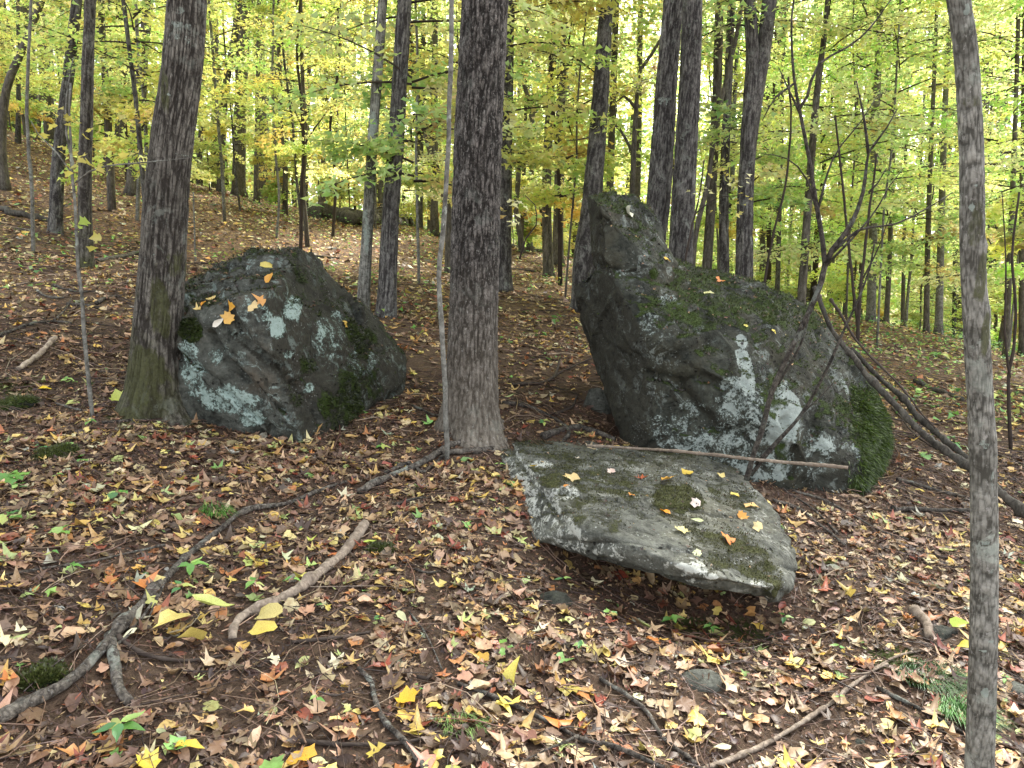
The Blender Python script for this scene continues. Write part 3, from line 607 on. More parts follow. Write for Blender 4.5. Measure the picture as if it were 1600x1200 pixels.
# ------------------------------------------------------------------ canopy foliage variants
CAN_PAL = [(C('d4d888'), 20), (C('bcd480'), 24), (C('9cc270'), 16), (C('e0dc90'), 16), (C('dcc676'), 9), (C('e8e4b4'), 9), (C('d4a468'), 3), (C('7ca85e'), 7)]
TRI = [(curl(leaf_shape('tri')[0], .5, -.3, .1, k), leaf_shape('tri')[1]) for k in range(5)]
LOW = [(curl(leaf_shape('maple_low')[0], .4, -.35, .08, k + 20), leaf_shape('maple_low')[1]) for k in range(5)]
KITE = [leaf_shape('kite')]
def spray_foliage(name, z0, z1, rmax, nb, per, lsize, protos, seed, stem_r=0.05, H=None, low_w=1.0, col_by_branch=True):
    """flat horizontal leaf sprays on thin branches, as an understorey maple carries them; base at the origin"""
    r = np.random.default_rng(seed); wood = MB(); PP, NN, CC = [], [], []
    for b in range(nb):
        t = r.uniform(0, 1) ** low_w; z = z0 + (z1 - z0) * t
        L = rmax * (0.45 + 0.55 * math.sin(math.pi * min(1, 0.25 + 0.75 * (1 - t)))) * r.uniform(0.6, 1.15); az = r.uniform(0, 2 * math.pi)
        d = np.array([math.cos(az), math.sin(az), 0]); rise = r.uniform(-0.05, 0.45); bend = -r.uniform(0.1, 0.4)
        tt = np.linspace(0, 1, 7)[:, None]; side = np.array([-d[1], d[0], 0]) * r.normal() * 0.12 * L
        path = np.array([0, 0, z]) + d * L * tt + side * tt ** 2 + np.array([0, 0, 1]) * L * (rise * tt + bend * tt ** 2)
        wood.tube(path, np.linspace(stem_r * 0.35 + 0.004, 0.002, 7), 3, False)
        n = int(per * r.uniform(0.6, 1.3)); u = r.uniform(0.22, 1.05, n); wd = r.normal(size=n) * 0.26 * L * np.sin(np.pi * np.clip(u, 0.1, 0.9)) 
        base = np.array([0, 0, z]) + d * L * u[:, None] + side * (u ** 2)[:, None] + np.array([0, 0, 1]) * (L * (rise * u + bend * u ** 2))[:, None]
        # twigs: leaves sit in small groups along side twigs
        tw = np.round(wd / (0.09 * L + 0.02)) * (0.09 * L + 0.02); mixw = r.uniform(0, 1, n) < 0.6; wd = np.where(mixw, tw + r.normal(size=n) * 0.02, wd)
        q = base + np.array([-d[1], d[0], 0]) * wd[:, None] + np.array([0, 0, 1]) * (r.normal(size=n) * 0.05 - 0.10 * np.abs(wd))[:, None]
        for s in (-1, 1):
            for uu in (0.35, 0.6, 0.8):
                p0 = path[int(uu * 6)]; e = p0 + (d * 0.5 + np.array([-d[1], d[0], 0]) * s) * L * 0.28
                wood.tube(np.array([p0, (p0 + e) / 2 + [0, 0, .03], e]), [0.004, 0.003, 0.0015], 3, False)
        PP.append(q); nn = np.array([0.35 * d[0], 0.35 * d[1], 1.0]); NN.append(np.tile(nn, (n, 1)))
        c = pal(CAN_PAL, n, 0.12); cb = pal(CAN_PAL, 1, 0.2)[0]; CC.append(0.45 * c + 0.55 * cb if col_by_branch else c)
    pos, nn, cc = np.vstack(PP), np.vstack(NN), np.vstack(CC); n = len(pos)
    X, Y, N = frames(n, nn / np.linalg.norm(nn, axis=1)[:, None], 0.42)
    V, F, Cc = scatter(protos, pos, X, Y, N, lsize * r.uniform(0.6, 1.25, n), cc)
    me = np_mesh(name, V, F, Cc, False, M_LEAF); wd_me = wood.mesh(name + '_twigs', B_TWIG, True)
    return me, wd_me
SAP = [spray_foliage('sapling_foliage', 1.3, 6.5 + k % 3, 1.5 + 0.25 * (k % 4), 34, 150, 0.088, TRI, 100 + k, 0.03) for k in range(7)]
LOWSAP = [spray_foliage('low_foliage', 0.3, 4.5, 1.3, 30, 140, 0.085, TRI, 140 + k, 0.02) for k in range(4)]
BIG = [spray_foliage('crown_foliage', 6.0, 15.0, 3.2, 46, 150, 0.125, TRI, 200 + k, 0.12) for k in range(5)]
NEARCR = [spray_foliage('crown_foliage', 7.5, 13.0, 3.0, 34, 110, 0.16, KITE, 230 + k, 0.12) for k in range(2)]

def trunk_mesh(pts, rad, sides, furrow=0.0, flare=0.0, seed=0, mossat=None, lichat=None, knobs=(), off=None, nfr=(11, 1.6)):
    V, F, TR = tube(pts, rad, sides, True); n = len(pts)
    base = pts[0]; ring = np.repeat(np.arange(n), sides); a = np.tile(np.linspace(0, 2 * math.pi, sides, endpoint=False), n)
    h = V[:n * sides, 2] - base[2]; cen = np.repeat(pts, sides, 0); dirv = V[:n * sides] - cen; rr = np.linalg.norm(dirv, axis=1)[:, None] + 1e-9; dirn = dirv / rr
    k = np.zeros(len(h))
    if flare: k += flare * np.exp(-np.clip(h, 0, 9) / 0.12) * (1 + 0.55 * np.cos(3 * a + seed) + 0.35 * np.cos(5 * a + 2 * seed)) + flare * 0.25 * np.exp(-np.clip(h, 0, 9) / 0.5)
    q = np.stack([np.cos(a) * nfr[0] / 6.28 * 1.9, np.sin(a) * nfr[0] / 6.28 * 1.9, h * nfr[1]], 1)
    fur = np.zeros(len(h))
    if furrow:
        d1, d2, _ = worley(q * 1.6 + 0.3 * fbm(q, 3, seed)[:, None], seed)
        fur = sstep(0.0, 0.30, d2 - d1) * 1.0 - 0.6 + 0.5 * fbm(q * 3.0, 4, seed + 2, 0.6)
        k += furrow * fur / rr[:, 0]
        k += 0.05 * fbm(np.stack([np.cos(a) * .8, np.sin(a) * .8, h * 1.2], 1), 3, seed + 8)
    for (kh, ka, kr, kd) in knobs: k += kd / rr[:, 0] * np.exp(-((h - kh) / kr) ** 2 - (np.arctan2(np.sin(a - ka), np.cos(a - ka)) * rr[:, 0] / kr) ** 2)
    V[:n * sides] += dirv * k[:, None]
    FT = np.vstack([F[:, [0, 1, 2]], F[:, [0, 2, 3]], TR]); z = np.zeros(len(V)); at = {'furrow': z.copy(), 'moss': z.copy(), 'lichen': z.copy()}
    at['furrow'][:n * sides] = fur
    if mossat: at['moss'] = np.clip(blob_field(V, blobs_px(V, mossat), 0.5, 7, 2), 0, 1)
    if lichat: at['lichen'] = np.clip(blob_field(V, blobs_px(V, lichat), 0.7, 14, 5), 0, 1)
    if off is not None: V = V - off
    return V, FT, at
TREES = []
def tree(label, px, w0, w1, Y=None, mat=None, H=None, sides=14, step=0.25, furrow=0.0, flare=0.35, seed=1, crown=None, group=None, cat='tree', name='tree', limbs=(), tint=1.0, foliage_z=0.0, cs=1.0, moss=None, lich=None, knobs=(), sink=0.08, crown_col=(1, 1, 1), nfr=(11, 1.6), wiggle=0.0):
    if Y is None: b = G(*px[0]); Y = b[1]; pts = [b] + [P(x, y, Y) for x, y in px[1:]]
    else:
        p0 = P(px[0][0], px[0][1], Y); b = np.array([p0[0], Y, hgt(p0[0], Y)[0]]); pts = [b] + [P(x, y, Y) for x, y in px[(0 if p0[2] > b[2] + 0.3 else 1):]]
    pts = [np.array([pts[0][0], pts[0][1], pts[0][2] - sink])] + pts[1:]
    top = pts[-1]; d = pts[-1] - pts[-2]; d /= np.linalg.norm(d); d = d * 0.5 + np.array([0, 0, 0.5]) ; d /= np.linalg.norm(d); zt = top[2]
    H = H or 16; 
    path, t = catmull(pts, step)
    if b[2] + H > zt + 0.5:                                        # straight on above the last traced point
        e = path[-1] - path[-2]; e /= np.linalg.norm(e); L = (b[2] + H - zt) / max(e[2], 0.5); m = max(3, int(L / (step * 2.5))); q = np.arange(1, m + 1)[:, None] / m
        path = np.vstack([path, path[-1] + (e * (1 - .4 * q) + np.array([0, 0, .4]) * q) * L * q]); t = np.linspace(0, 1, len(path))
    if wiggle: path = path + np.stack([vnoise(np.stack([path[:, 2] * 0.9, 0 * t, 0 * t + seed], 1), 3), 0 * t, 0 * t], 1) * wiggle * np.clip(path[:, 2:3] - b[2], 0, 1)
    dep = Y / math.cos(PITCH); th = (px[0][0] - 800) / FPX; fw = .93 / math.sqrt(1 + th * th) / (1 + .12 * abs(th)); r0, r1 = w0 * fw / 2 * dep / FPX, w1 * fw / 2 * (Y / ray(*px[-1])[1]) / FPX; s = (path[:, 2] - b[2]) / max(zt - b[2], 0.3)
    rad = np.where(s < 1, r0 + (r1 - r0) * np.clip(s, 0, 1), r1 * np.clip(1 - (s - 1) * (zt - b[2]) / max(b[2] + H - zt, 1) * 0.85, 0.12, 1))
    root = empty(name, b, label, cat, group)
    V, FT, at = trunk_mesh(path, rad, sides, furrow, flare, seed, moss, lich, knobs, b, nfr)
    tr = link('trunk', np_mesh('trunk', V, FT, None, True, mat, at), root); tr.color = (tint, tint, tint, 1)
    for (a, bb, wa, wb) in limbs:                                  # limbs given as pixel polylines at the same depth
        lp, lt = catmull([P(x, y, Y + dz) for (x, y, dz) in a], 0.12); mb = MB(); mb.tube(lp, np.linspace(wa, wb, len(lp)) / 2 * dep / FPX, 7)
        l = link(bb, mb.mesh(bb, mat, True, None, b), root); l.color = (tint, tint, tint, 1)
    if crown:
        k, cz, csz = crown; tz = zt
        dx = np.interp(6.0, path[:, 2] - b[2], path[:, 0] - b[0])
        f = link('crown', k[0], root, (dx, 0, cz)); f.color = tuple(crown_col) + (1,); f['kind'] = 'part' if False else f.get('kind', 'part'); del f['kind']
        f.rotation_euler.z = RNG.uniform(0, 6.28); f.scale = (csz, csz, csz)
        g = link('branches', k[1], root, (dx, 0, cz)); g.name = 'branchwork'; g.rotation_euler = f.rotation_euler; g.scale = f.scale
    TREES.append((b[0], b[1])); return root, path, rad

# ---- nearest trunks
tree('thick dark flaky trunk standing in the middle, slab at its right foot', [(736, 672), (738, 560), (742, 400), (748, 200), (758, 0)], 82, 78, None, B_CENTRE, 13, 160, 0.016, 0.010, 0.62, 2, (NEARCR[0], 0, 1), nfr=(15, 4.5), moss=[(690, 650, 14, 30, .9)])
tree('mossy trunk leaning right, pressed against the grey green boulder', [(236, 640), (245, 540), (252, 440), (264, 260), (284, 110), (292, 0)], 86, 71, None, B_MOSSY, 13, 160, 0.016, 0.009, 0.75, 5, (NEARCR[1], 0, 1), nfr=(13, 2.6),
     moss=[(245, 130, 12, 50, .6), (225, 600, 50, 60, .95), (255, 480, 16, 60, .8), (290, 420, 20, 30, .55), (200, 640, 30, 20, 1)], lich=[(286, 50, 18, 9, .62), (304, 66, 8, 12, .6), (272, 66, 7, 12, .6), (290, 20, 8, 6, .6), (296, 245, 14, 5, .6), (255, 155, 5, 5, .7), (240, 420, 5, 20, .5)])
tree('slim smooth trunk with pale lichen spots, closest to the viewer', [(1532, 1262), (1534, 1100), (1538, 900), (1536, 720), (1528, 560), (1520, 400), (1518, 240), (1510, 90), (1498, 0)], 60, 45, 1.98, B_SMOOTH, 7, 110, 0.010, 0.0012, 0.10, 7, None, nfr=(6, 16), moss=[(1540, 440, 12, 50, .7), (1515, 360, 10, 40, .6), (1550, 530, 8, 40, .7), (1512, 165, 16, 12, .5), (1520, 330, 10, 14, .5)], knobs=[(1.72, 4.71, 0.016, 0.007), (1.55, 4.2, 0.03, 0.004), (1.2, 5.4, 0.05, 0.004)], lich=[(1530, 850, 8, 7, .9), (1545, 1010, 7, 6, .9), (1525, 1020, 5, 4, .8), (1530, 700, 12, 10, .7), (1510, 330, 6, 10, .8), (1512, 25, 6, 9, .8), (1520, 300, 5, 6, .8), (1530, 1090, 6, 9, .9), (1550, 760, 5, 30, .6), (1545, 900, 6, 10, .6)])

# ---- named trees behind (pixel path, widths)
rr_ = random.Random(3)
def cr(big=True): return ((BIG if big else SAP)[rr_.randrange(len(BIG if big else SAP))], 0, rr_.uniform(0.85, 1.15))
tree('grey brown trunk furthest left but one, base in leaves', [(85, 366), (92, 240), (108, 110), (120, 0)], 25, 20, None, B_GREY, crown=cr(), seed=11, sides=24, step=.12, furrow=.008)
tree('straight trunk with mossy foot beside the left end slope', [(134, 418), (133, 300), (136, 150), (141, 0)], 26, 21, None, B_MOSSY, crown=cr(), seed=12, sides=24, step=.12, furrow=.008)
tree('curved trunk swinging right above its root at the left edge', [(8, 296), (2, 230), (10, 140), (36, 75), (66, 0)], 20, 13, None, B_BROWN, crown=cr(False), seed=13, sides=12)
tree('dark trunk half hidden behind the leaning mossy tree', [(205, 305), (214, 180), (223, 90), (232, 0)], 22, 19, None, B_BROWN, crown=cr(), seed=14)
tree('dark trunk rising left of a paired trunk right of the mossy tree', [(344, 300), (350, 160), (366, 60), (374, 0)], 13, 12, None, B_BROWN, crown=cr(), seed=15)
tree('thick far trunk of the pair right of the mossy tree', [(372, 306), (376, 160), (384, 0)], 23, 20, None, B_BROWN, crown=cr(), seed=16)
tree('broad far trunk leaning right with foliage over its top', [(437, 300), (436, 210), (446, 90), (450, 0)], 24, 18, None, B_BROWN, crown=cr(), seed=17)
tree('narrow dark trunk left of the blotched pair', [(540, 318), (546, 170), (552, 0)], 12, 9, None, B_BROWN, crown=cr(False), seed=18, wiggle=.15)
tree('slim blotched trunk bending right, left one of two behind the grey green boulder', [(566, 486), (574, 360), (582, 220), (592, 90), (598, 0)], 21, 16, None, B_SMOOTH, crown=cr(False), seed=19, sides=32, step=.06, furrow=.003, lich=[(585, 200, 8, 30, .8), (575, 370, 8, 40, .7)])
tree('upright grey trunk, right one of two behind the grey green boulder', [(603, 494), (609, 360), (620, 200), (632, 0)], 30, 24, None, B_GREY, crown=cr(), seed=20, sides=40, step=.06, furrow=.009, lich=[(622, 230, 10, 16, .6)])
tree('thin brown trunk slanting left towards its top', [(700, 330), (680, 260), (655, 160), (640, 60), (634, 0)], 14, 11, 13.5, B_BROWN, crown=cr(False), seed=21, flare=.1)
tree('trunk mostly hidden behind the right edge of the middle trunk', [(787, 385), (790, 200), (794, 0)], 26, 22, 12.0, B_GREY, crown=cr(), seed=22, sides=24, step=.12, furrow=.008)
tree('slim dark straight trunk between the middle trunk and the snout', [(857, 430), (854, 300), (860, 150), (865, 70), (864, 0)], 17, 12, None, B_BROWN, crown=cr(False), seed=23, sides=20, step=.1, furrow=.004)
tree('brown trunk just behind the slim dark straight one', [(872, 366), (876, 180), (880, 0)], 18, 14, 17.0, B_BROWN, crown=cr(), seed=24)
tree('thin far trunk close right of the middle trunk', [(816, 370), (822, 180), (829, 0)], 9, 7, 18.0, B_BROWN, crown=cr(False), seed=25, wiggle=.2)
tree('thin crooked far trunk left of the slim dark straight one', [(829, 376), (834, 250), (838, 120), (842, 0)], 10, 7, 20.0, B_BROWN, crown=cr(False), seed=26, wiggle=.3)
tree('grey trunk rising behind the tip of the snout', [(914, 408), (926, 300), (938, 150), (948, 0)], 40, 22, 10.5, B_GREY, crown=cr(), seed=27, sides=32, step=.08, furrow=.009, flare=.4)
tree('darker slender trunk touching the one behind the snout tip', [(950, 400), (956, 200), (963, 0)], 13, 11, 13.5, B_BROWN, crown=cr(), seed=28, sides=16)
tree('slim forked trunk curving right behind the snout', [(965, 420), (985, 330), (992, 200), (1000, 110), (1018, 85)], 13, 6, 11.5, B_BROWN, H=5.2, crown=None, seed=29, flare=.1, limbs=[([(994, 170, 0), (975, 150, 0), (962, 160, 0)], 'branch', 6, 2), ([(990, 240, 0), (960, 195, .1), (920, 215, .1), (885, 220, .1)], 'branch', 5, 1.5)])
tree('dark thin trunk between the snout tip and the two thick trunks', [(993, 400), (998, 200), (1001, 0)], 12, 9, 15.0, B_BROWN, crown=cr(), seed=30)
tree('thick grey trunk, left one of the touching pair behind the huge boulder', [(1016, 420), (1030, 300), (1040, 150), (1052, 0)], 46, 33, 8.3, B_GREY, crown=None, seed=31, sides=64, step=.05, furrow=.011, flare=.3, nfr=(12, 3.0), lich=[(1045, 160, 14, 8, .7)])
tree('thick grey trunk, right one of the touching pair behind the huge boulder', [(1062, 430), (1068, 300), (1077, 150), (1082, 0)], 44, 34, 8.0, B_GREY, crown=cr(), seed=32, sides=64, step=.05, furrow=.011, flare=.3, nfr=(12, 3.0), tint=.85)
tree('dark brown narrow trunk right of the touching pair', [(1104, 430), (1112, 300), (1120, 150), (1124, 0)], 18, 15, 11.5, B_BROWN, crown=cr(), seed=33, sides=20, furrow=.005, step=.1)
tree('second dark narrow trunk, close left of the forked trunk', [(1131, 440), (1131, 300), (1137, 150), (1143, 0)], 19, 13, 11.0, B_GREY, crown=cr(), seed=34, sides=20, furrow=.005, step=.1)
tree('stout trunk dividing in two high up behind the huge boulder', [(1162, 450), (1165, 300), (1172, 160), (1176, 90), (1171, 0)], 33, 21, 9.5, B_GREY, crown=cr(), seed=35, sides=48, step=.06, furrow=.010, flare=.2, limbs=[([(1166, 330, .02), (1170, 240, .02), (1180, 160, .02), (1194, 70, 0), (1204, -20, 0), (1214, -120, 0)], 'limb', 20, 22)])
tree('slender dark trunk leaning right behind the bare forked shrub', [(1252, 470), (1262, 330), (1274, 170), (1290, 40), (1294, 0)], 17, 10, 11.0, B_BROWN, crown=cr(False), seed=36, sides=18, step=.1, furrow=.004)
tree('slanting dark trunk crossing in front of the narrow pair', [(1085, 380), (1105, 290), (1120, 190), (1150, 60), (1160, 0)], 10, 7, 10.5, B_BROWN, crown=cr(False), seed=37, flare=.1)
tree('pale grey trunk in the open gap of bright sky', [(1360, 512), (1364, 380), (1366, 250), (1372, 100), (1376, 0)], 17, 12, 15.5, B_SMOOTH, crown=cr(), seed=38)
tree('thin dark trunk left of the slim front trunk', [(1447, 528), (1450, 360), (1457, 180), (1462, 60), (1464, 0)], 11, 7, 14.5, B_BROWN, crown=cr(False), seed=39)
tree('paler trunk right beside the thin dark trunk', [(1466, 532), (1470, 380), (1474, 240), (1480, 100), (1490, 0)], 15, 9, 15.0, B_SMOOTH, crown=cr(), seed=40)
tree('dark trunk at the right edge behind the slim front trunk', [(1572, 560), (1578, 400), (1586, 200), (1592, 0)], 12, 8, 13.0, B_BROWN, crown=cr(False), seed=41)
tree('brown stump height trunk cut by the right edge', [(1599, 560), (1598, 440), (1600, 200), (1603, 0)], 16, 12, 14.0, B_BROWN, crown=cr(), seed=42)
tree('trunk with bright foliage between the pale trunk and the huge boulder', [(1384, 515), (1390, 400), (1396, 200), (1400, 0)], 10, 7, 17.0, B_BROWN, crown=cr(False), seed=43)
DIST = ['first of three between the straight trunk and the mossy leaning one', 'middle one of three left of the mossy leaning trunk', 'last of three left of the mossy leaning trunk', 'near the left border beside the curved trunk', 'between the left border and the grey brown trunk', 'just right of the mossy leaning trunk', 'right of the thick pair behind the mossy trunk', 'left of the narrow dark trunk on the crest', 'touching the narrow dark trunk on the crest',
    'right of the upright grey trunk', 'left of the thin pale climbing stem', 'left of the snout of the huge boulder', 'right of the stout dividing trunk', 'between the stout dividing trunk and the bare shrub', 'behind the top of the bare shrub', 'left of the pale trunk in the sky gap', 'right of the pale trunk in the sky gap', 'left of the slim front trunk', 'right of the slim front trunk']
for i, (x0, y0, x1, wv) in enumerate([(166, 270, 172, 12), (180, 262, 190, 9), (190, 275, 197, 11), (30, 250, 28, 9), (60, 255, 70, 8), (310, 285, 322, 10), (400, 292, 405, 9), (478, 300, 486, 8), (505, 308, 514, 12), (655, 345, 662, 10), (678, 350, 680, 13), (900, 400, 905, 8), (1190, 440, 1200, 10), (1215, 440, 1226, 9), (1310, 500, 1318, 10), (1335, 505, 1340, 7), (1410, 515, 1420, 8), (1490, 530, 1499, 9), (1555, 540, 1562, 8)]):
    tree('distant ' + ['brown', 'grey'][i % 2] + ' trunk ' + DIST[i], [(x0, y0), ((x0 + x1) / 2, y0 * .5), (x1, 0)], wv, wv * .8, 20 + (i * 37 % 10), [B_BROWN, B_GREY][i % 2], crown=cr(), seed=50 + i, group='distant trunks on the slope', sides=8, step=.6)

# ---- thin saplings with bare lower stems
def stem(label, px, w0, w1, mat=B_TWIG, Y=None, group=None, twigs=(), leaves=None, name='sapling', cat='sapling', H=None, tint=1.0, ysink=0.03, wig=0.0):
    if Y is None: b = G(*px[0]); Y = b[1]
    else: p0 = P(px[0][0], px[0][1], Y); b = p0
    def pt(q): return P(q[0], q[1], Y + (q[2] if len(q) > 2 else 0))
    pts = [b - np.array([0, 0, ysink])] + [pt(q) for q in px[1:]]; path, t = catmull(pts, 0.06); dep = Y / math.cos(PITCH)
    root = empty(name, b, label, cat, group); mb = MB(); mb.tube(path + 0.006 * np.stack([vnoise(path * 6, 1), vnoise(path * 6, 2), 0 * t], 1), np.linspace(w0, w1, len(path)) / 2 * dep / FPX * (1 + .12 * vnoise(path * 14, 4)), 8)
    o = link('stem', mb.mesh('stem', mat, True, None, b), root); o.color = (tint, tint, tint, 1)
    for tw in twigs:
        wa, q = tw[0], tw[1:]; lp, lt = catmull([pt(k) for k in q], 0.06); mb = MB(); mb.tube(lp + 0.004 * np.stack([vnoise(lp * 8, 5), vnoise(lp * 8, 6), vnoise(lp * 8, 7)], 1), np.linspace(wa, max(0.9, wa * .3), len(lp)) / 2 * dep / FPX, 6)
        o = link('branch', mb.mesh('branch', mat, True, None, b), root); o.color = (tint, tint, tint, 1)
    if leaves:
        PPs, sz, cols = [], [], []
        for (x, y, spx, n, colr) in leaves:
            c = P(x, y, Y); k = dep / FPX; PPs.append(c + RNG.normal(size=(n, 3)) * np.array([spx * k, spx * k, spx * k * .45])); cols.append(np.array(colr)[None] * np.exp(RNG.normal(size=(n, 1)) * .15))
        pos = np.vstack(PPs); X, Yv, N = frames(len(pos), None, .5); Vv, Fv, Cv = scatter(LOW, pos, X, Yv, N, RNG.uniform(.035, .07, len(pos)), np.vstack(cols))
        link('leaf_sprays', np_mesh('leaf_sprays', Vv - b, Fv, Cv, False, M_LEAF), root)
    return root
YEL, LIM, PAL_, ORA = C('cfc468'), C('b0c468'), C('dcd8a8'), C('cc9c58')
stem('thin pale stem climbing in front of the middle trunk', [(698, 720), (696, 620), (691, 520), (687, 430), (693, 350), (699, 260), (703, 140), (706, -20)], 8, 7, B_SMOOTH)
stem('thin pale sapling with a long level twig left of the mossy tree', [(142, 652), (136, 570), (126, 460), (120, 380), (114, 280), (108, 190), (110, 130)], 7, 3, B_SMOOTH,
     twigs=[(3, (118, 300), (112, 270), (90, 240), (60, 210), (48, 188)), (3, (119, 285), (140, 268), (165, 259), (230, 254), (298, 246, -.1)), (4, (116, 262), (104, 210), (104, 150), (115, 90))], leaves=[(150, 250, 25, 16, YEL), (130, 190, 30, 20, YEL), (110, 350, 12, 4, LIM), (150, 380, 10, 3, YEL)])
stem('slender sapling forking above the left slope', [(470, 392), (471, 300), (474, 230), (470, 150), (464, 80), (470, -10)], 6, 3, B_TWIG, twigs=[(3, (473, 230), (492, 200), (520, 165), (545, 150)), (2.5, (472, 200), (455, 160), (440, 150))], leaves=[(500, 190, 26, 14, YEL), (455, 120, 30, 18, LIM)])
stem('pale crooked stem at the left border rising from the slope', [(52, 395), (50, 300), (42, 180), (46, 60), (50, -10)], 6, 4, B_SMOOTH)
stem('thin stem just right of the mossy leaning tree', [(305, 410), (304, 350), (302, 300)], 3, 2, B_SMOOTH)
stem('slim pale stem left of the dark half hidden trunk', [(214, 345), (218, 250), (228, 120), (236, -10)], 6, 4, B_SMOOTH)
stem('thin whitish stem on the open slope behind the grey green boulder', [(432, 372), (436, 300), (430, 230), (426, 100), (428, -10)], 4, 3, B_SMOOTH)
stem('thin crooked stem left of the blotched pair of trunks', [(520, 372), (524, 280), (516, 200), (530, 90), (526, -10)], 5, 3, B_TWIG, leaves=[(520, 130, 30, 16, ORA)])
stem('leafy pale twig growing right beside the middle trunk', [(812, 398), (822, 372), (838, 352), (836, 320), (820, 305)], 3, 1.2, B_TWIG, Y=5.6, leaves=[(800, 315, 12, 6, PAL_), (825, 335, 14, 7, PAL_), (845, 345, 8, 5, LIM), (790, 350, 6, 2, PAL_)])
stem('thin leaning stem right of the stout dividing trunk', [(1192, 455), (1205, 380), (1225, 300), (1236, 200), (1232, 120)], 4, 3, B_TWIG, Y=9.0)
stem('thin dark stem between the bare shrub and the pale trunk', [(1342, 520), (1330, 420), (1318, 300), (1305, 180)], 5, 3, B_TWIG, Y=8.6)
stem('dark sapling standing right of the huge boulder', [(1340, 530), (1346, 440), (1356, 350), (1370, 240)], 6, 3, B_TWIG, Y=7.5, twigs=[(3, (1346, 440), (1375, 380), (1392, 330))])
stem('crooked dark sapling behind the slim front trunk at right', [(1580, 700), (1576, 600), (1588, 500), (1582, 400), (1592, 300)], 6, 3, B_TWIG, Y=5.8, twigs=[(4, (1578, 590), (1570, 520), (1572, 430), (1566, 300))])
stem('leafy sapling with pale sprays between trunks and snout', [(1062, 470), (1075, 380), (1092, 310), (1100, 250)], 4, 2, B_TWIG, Y=7.4, leaves=[(1090, 300, 14, 9, PAL_), (1150, 320, 22, 12, YEL), (1130, 270, 16, 8, YEL), (1165, 285, 14, 8, PAL_)], twigs=[(2.5, (1085, 335), (1120, 310), (1165, 305))])
# bare forked shrub in front of the huge boulder
stem('bare forked dark shrub standing in front of the huge boulder', [(1166, 742), (1188, 680), (1206, 612), (1236, 545), (1262, 490), (1284, 440), (1290, 412)], 9, 9, B_STICK, Y=4.05, cat='shrub', name='shrub', tint=.55, twigs=[
    (8, (1289, 415), (1283, 360), (1272, 300), (1262, 235), (1250, 175), (1240, 120), (1236, 50), (1243, -20)),
    (9, (1289, 415), (1300, 390), (1330, 350), (1348, 300), (1357, 240), (1368, 222)),
    (5, (1357, 240), (1350, 190), (1338, 126)), (4, (1362, 232), (1385, 200), (1402, 170)), (3.5, (1357, 300), (1372, 285), (1386, 262)),
    (5, (1300, 395), (1340, 360), (1400, 350), (1450, 325), (1488, 302)), (4, (1300, 405), (1360, 340), (1390, 290), (1412, 262)),
    (5, (1248, 172), (1262, 150), (1280, 100), (1345, 60), (1400, -10)), (4, (1250, 178), (1232, 140), (1216, 105)), (4, (1282, 350), (1260, 280), (1230, 248), (1190, 240)),
    (4, (1240, 130), (1212, 150), (1190, 190)), (4, (1278, 330), (1300, 250), (1345, 190), (1370, 150))])
stem('second thin stem crossing the foot of the forked shrub', [(1172, 735), (1215, 690), (1262, 632), (1300, 560), (1352, 440), (1366, 380)], 7, 2.5, B_STICK, Y=4.1, cat='shrub', name='shrub', tint=.5, twigs=[(4.5, (1180, 725), (1230, 670), (1290, 612), (1302, 598)), (5, (1215, 600), (1250, 540), (1270, 470), (1284, 420))])

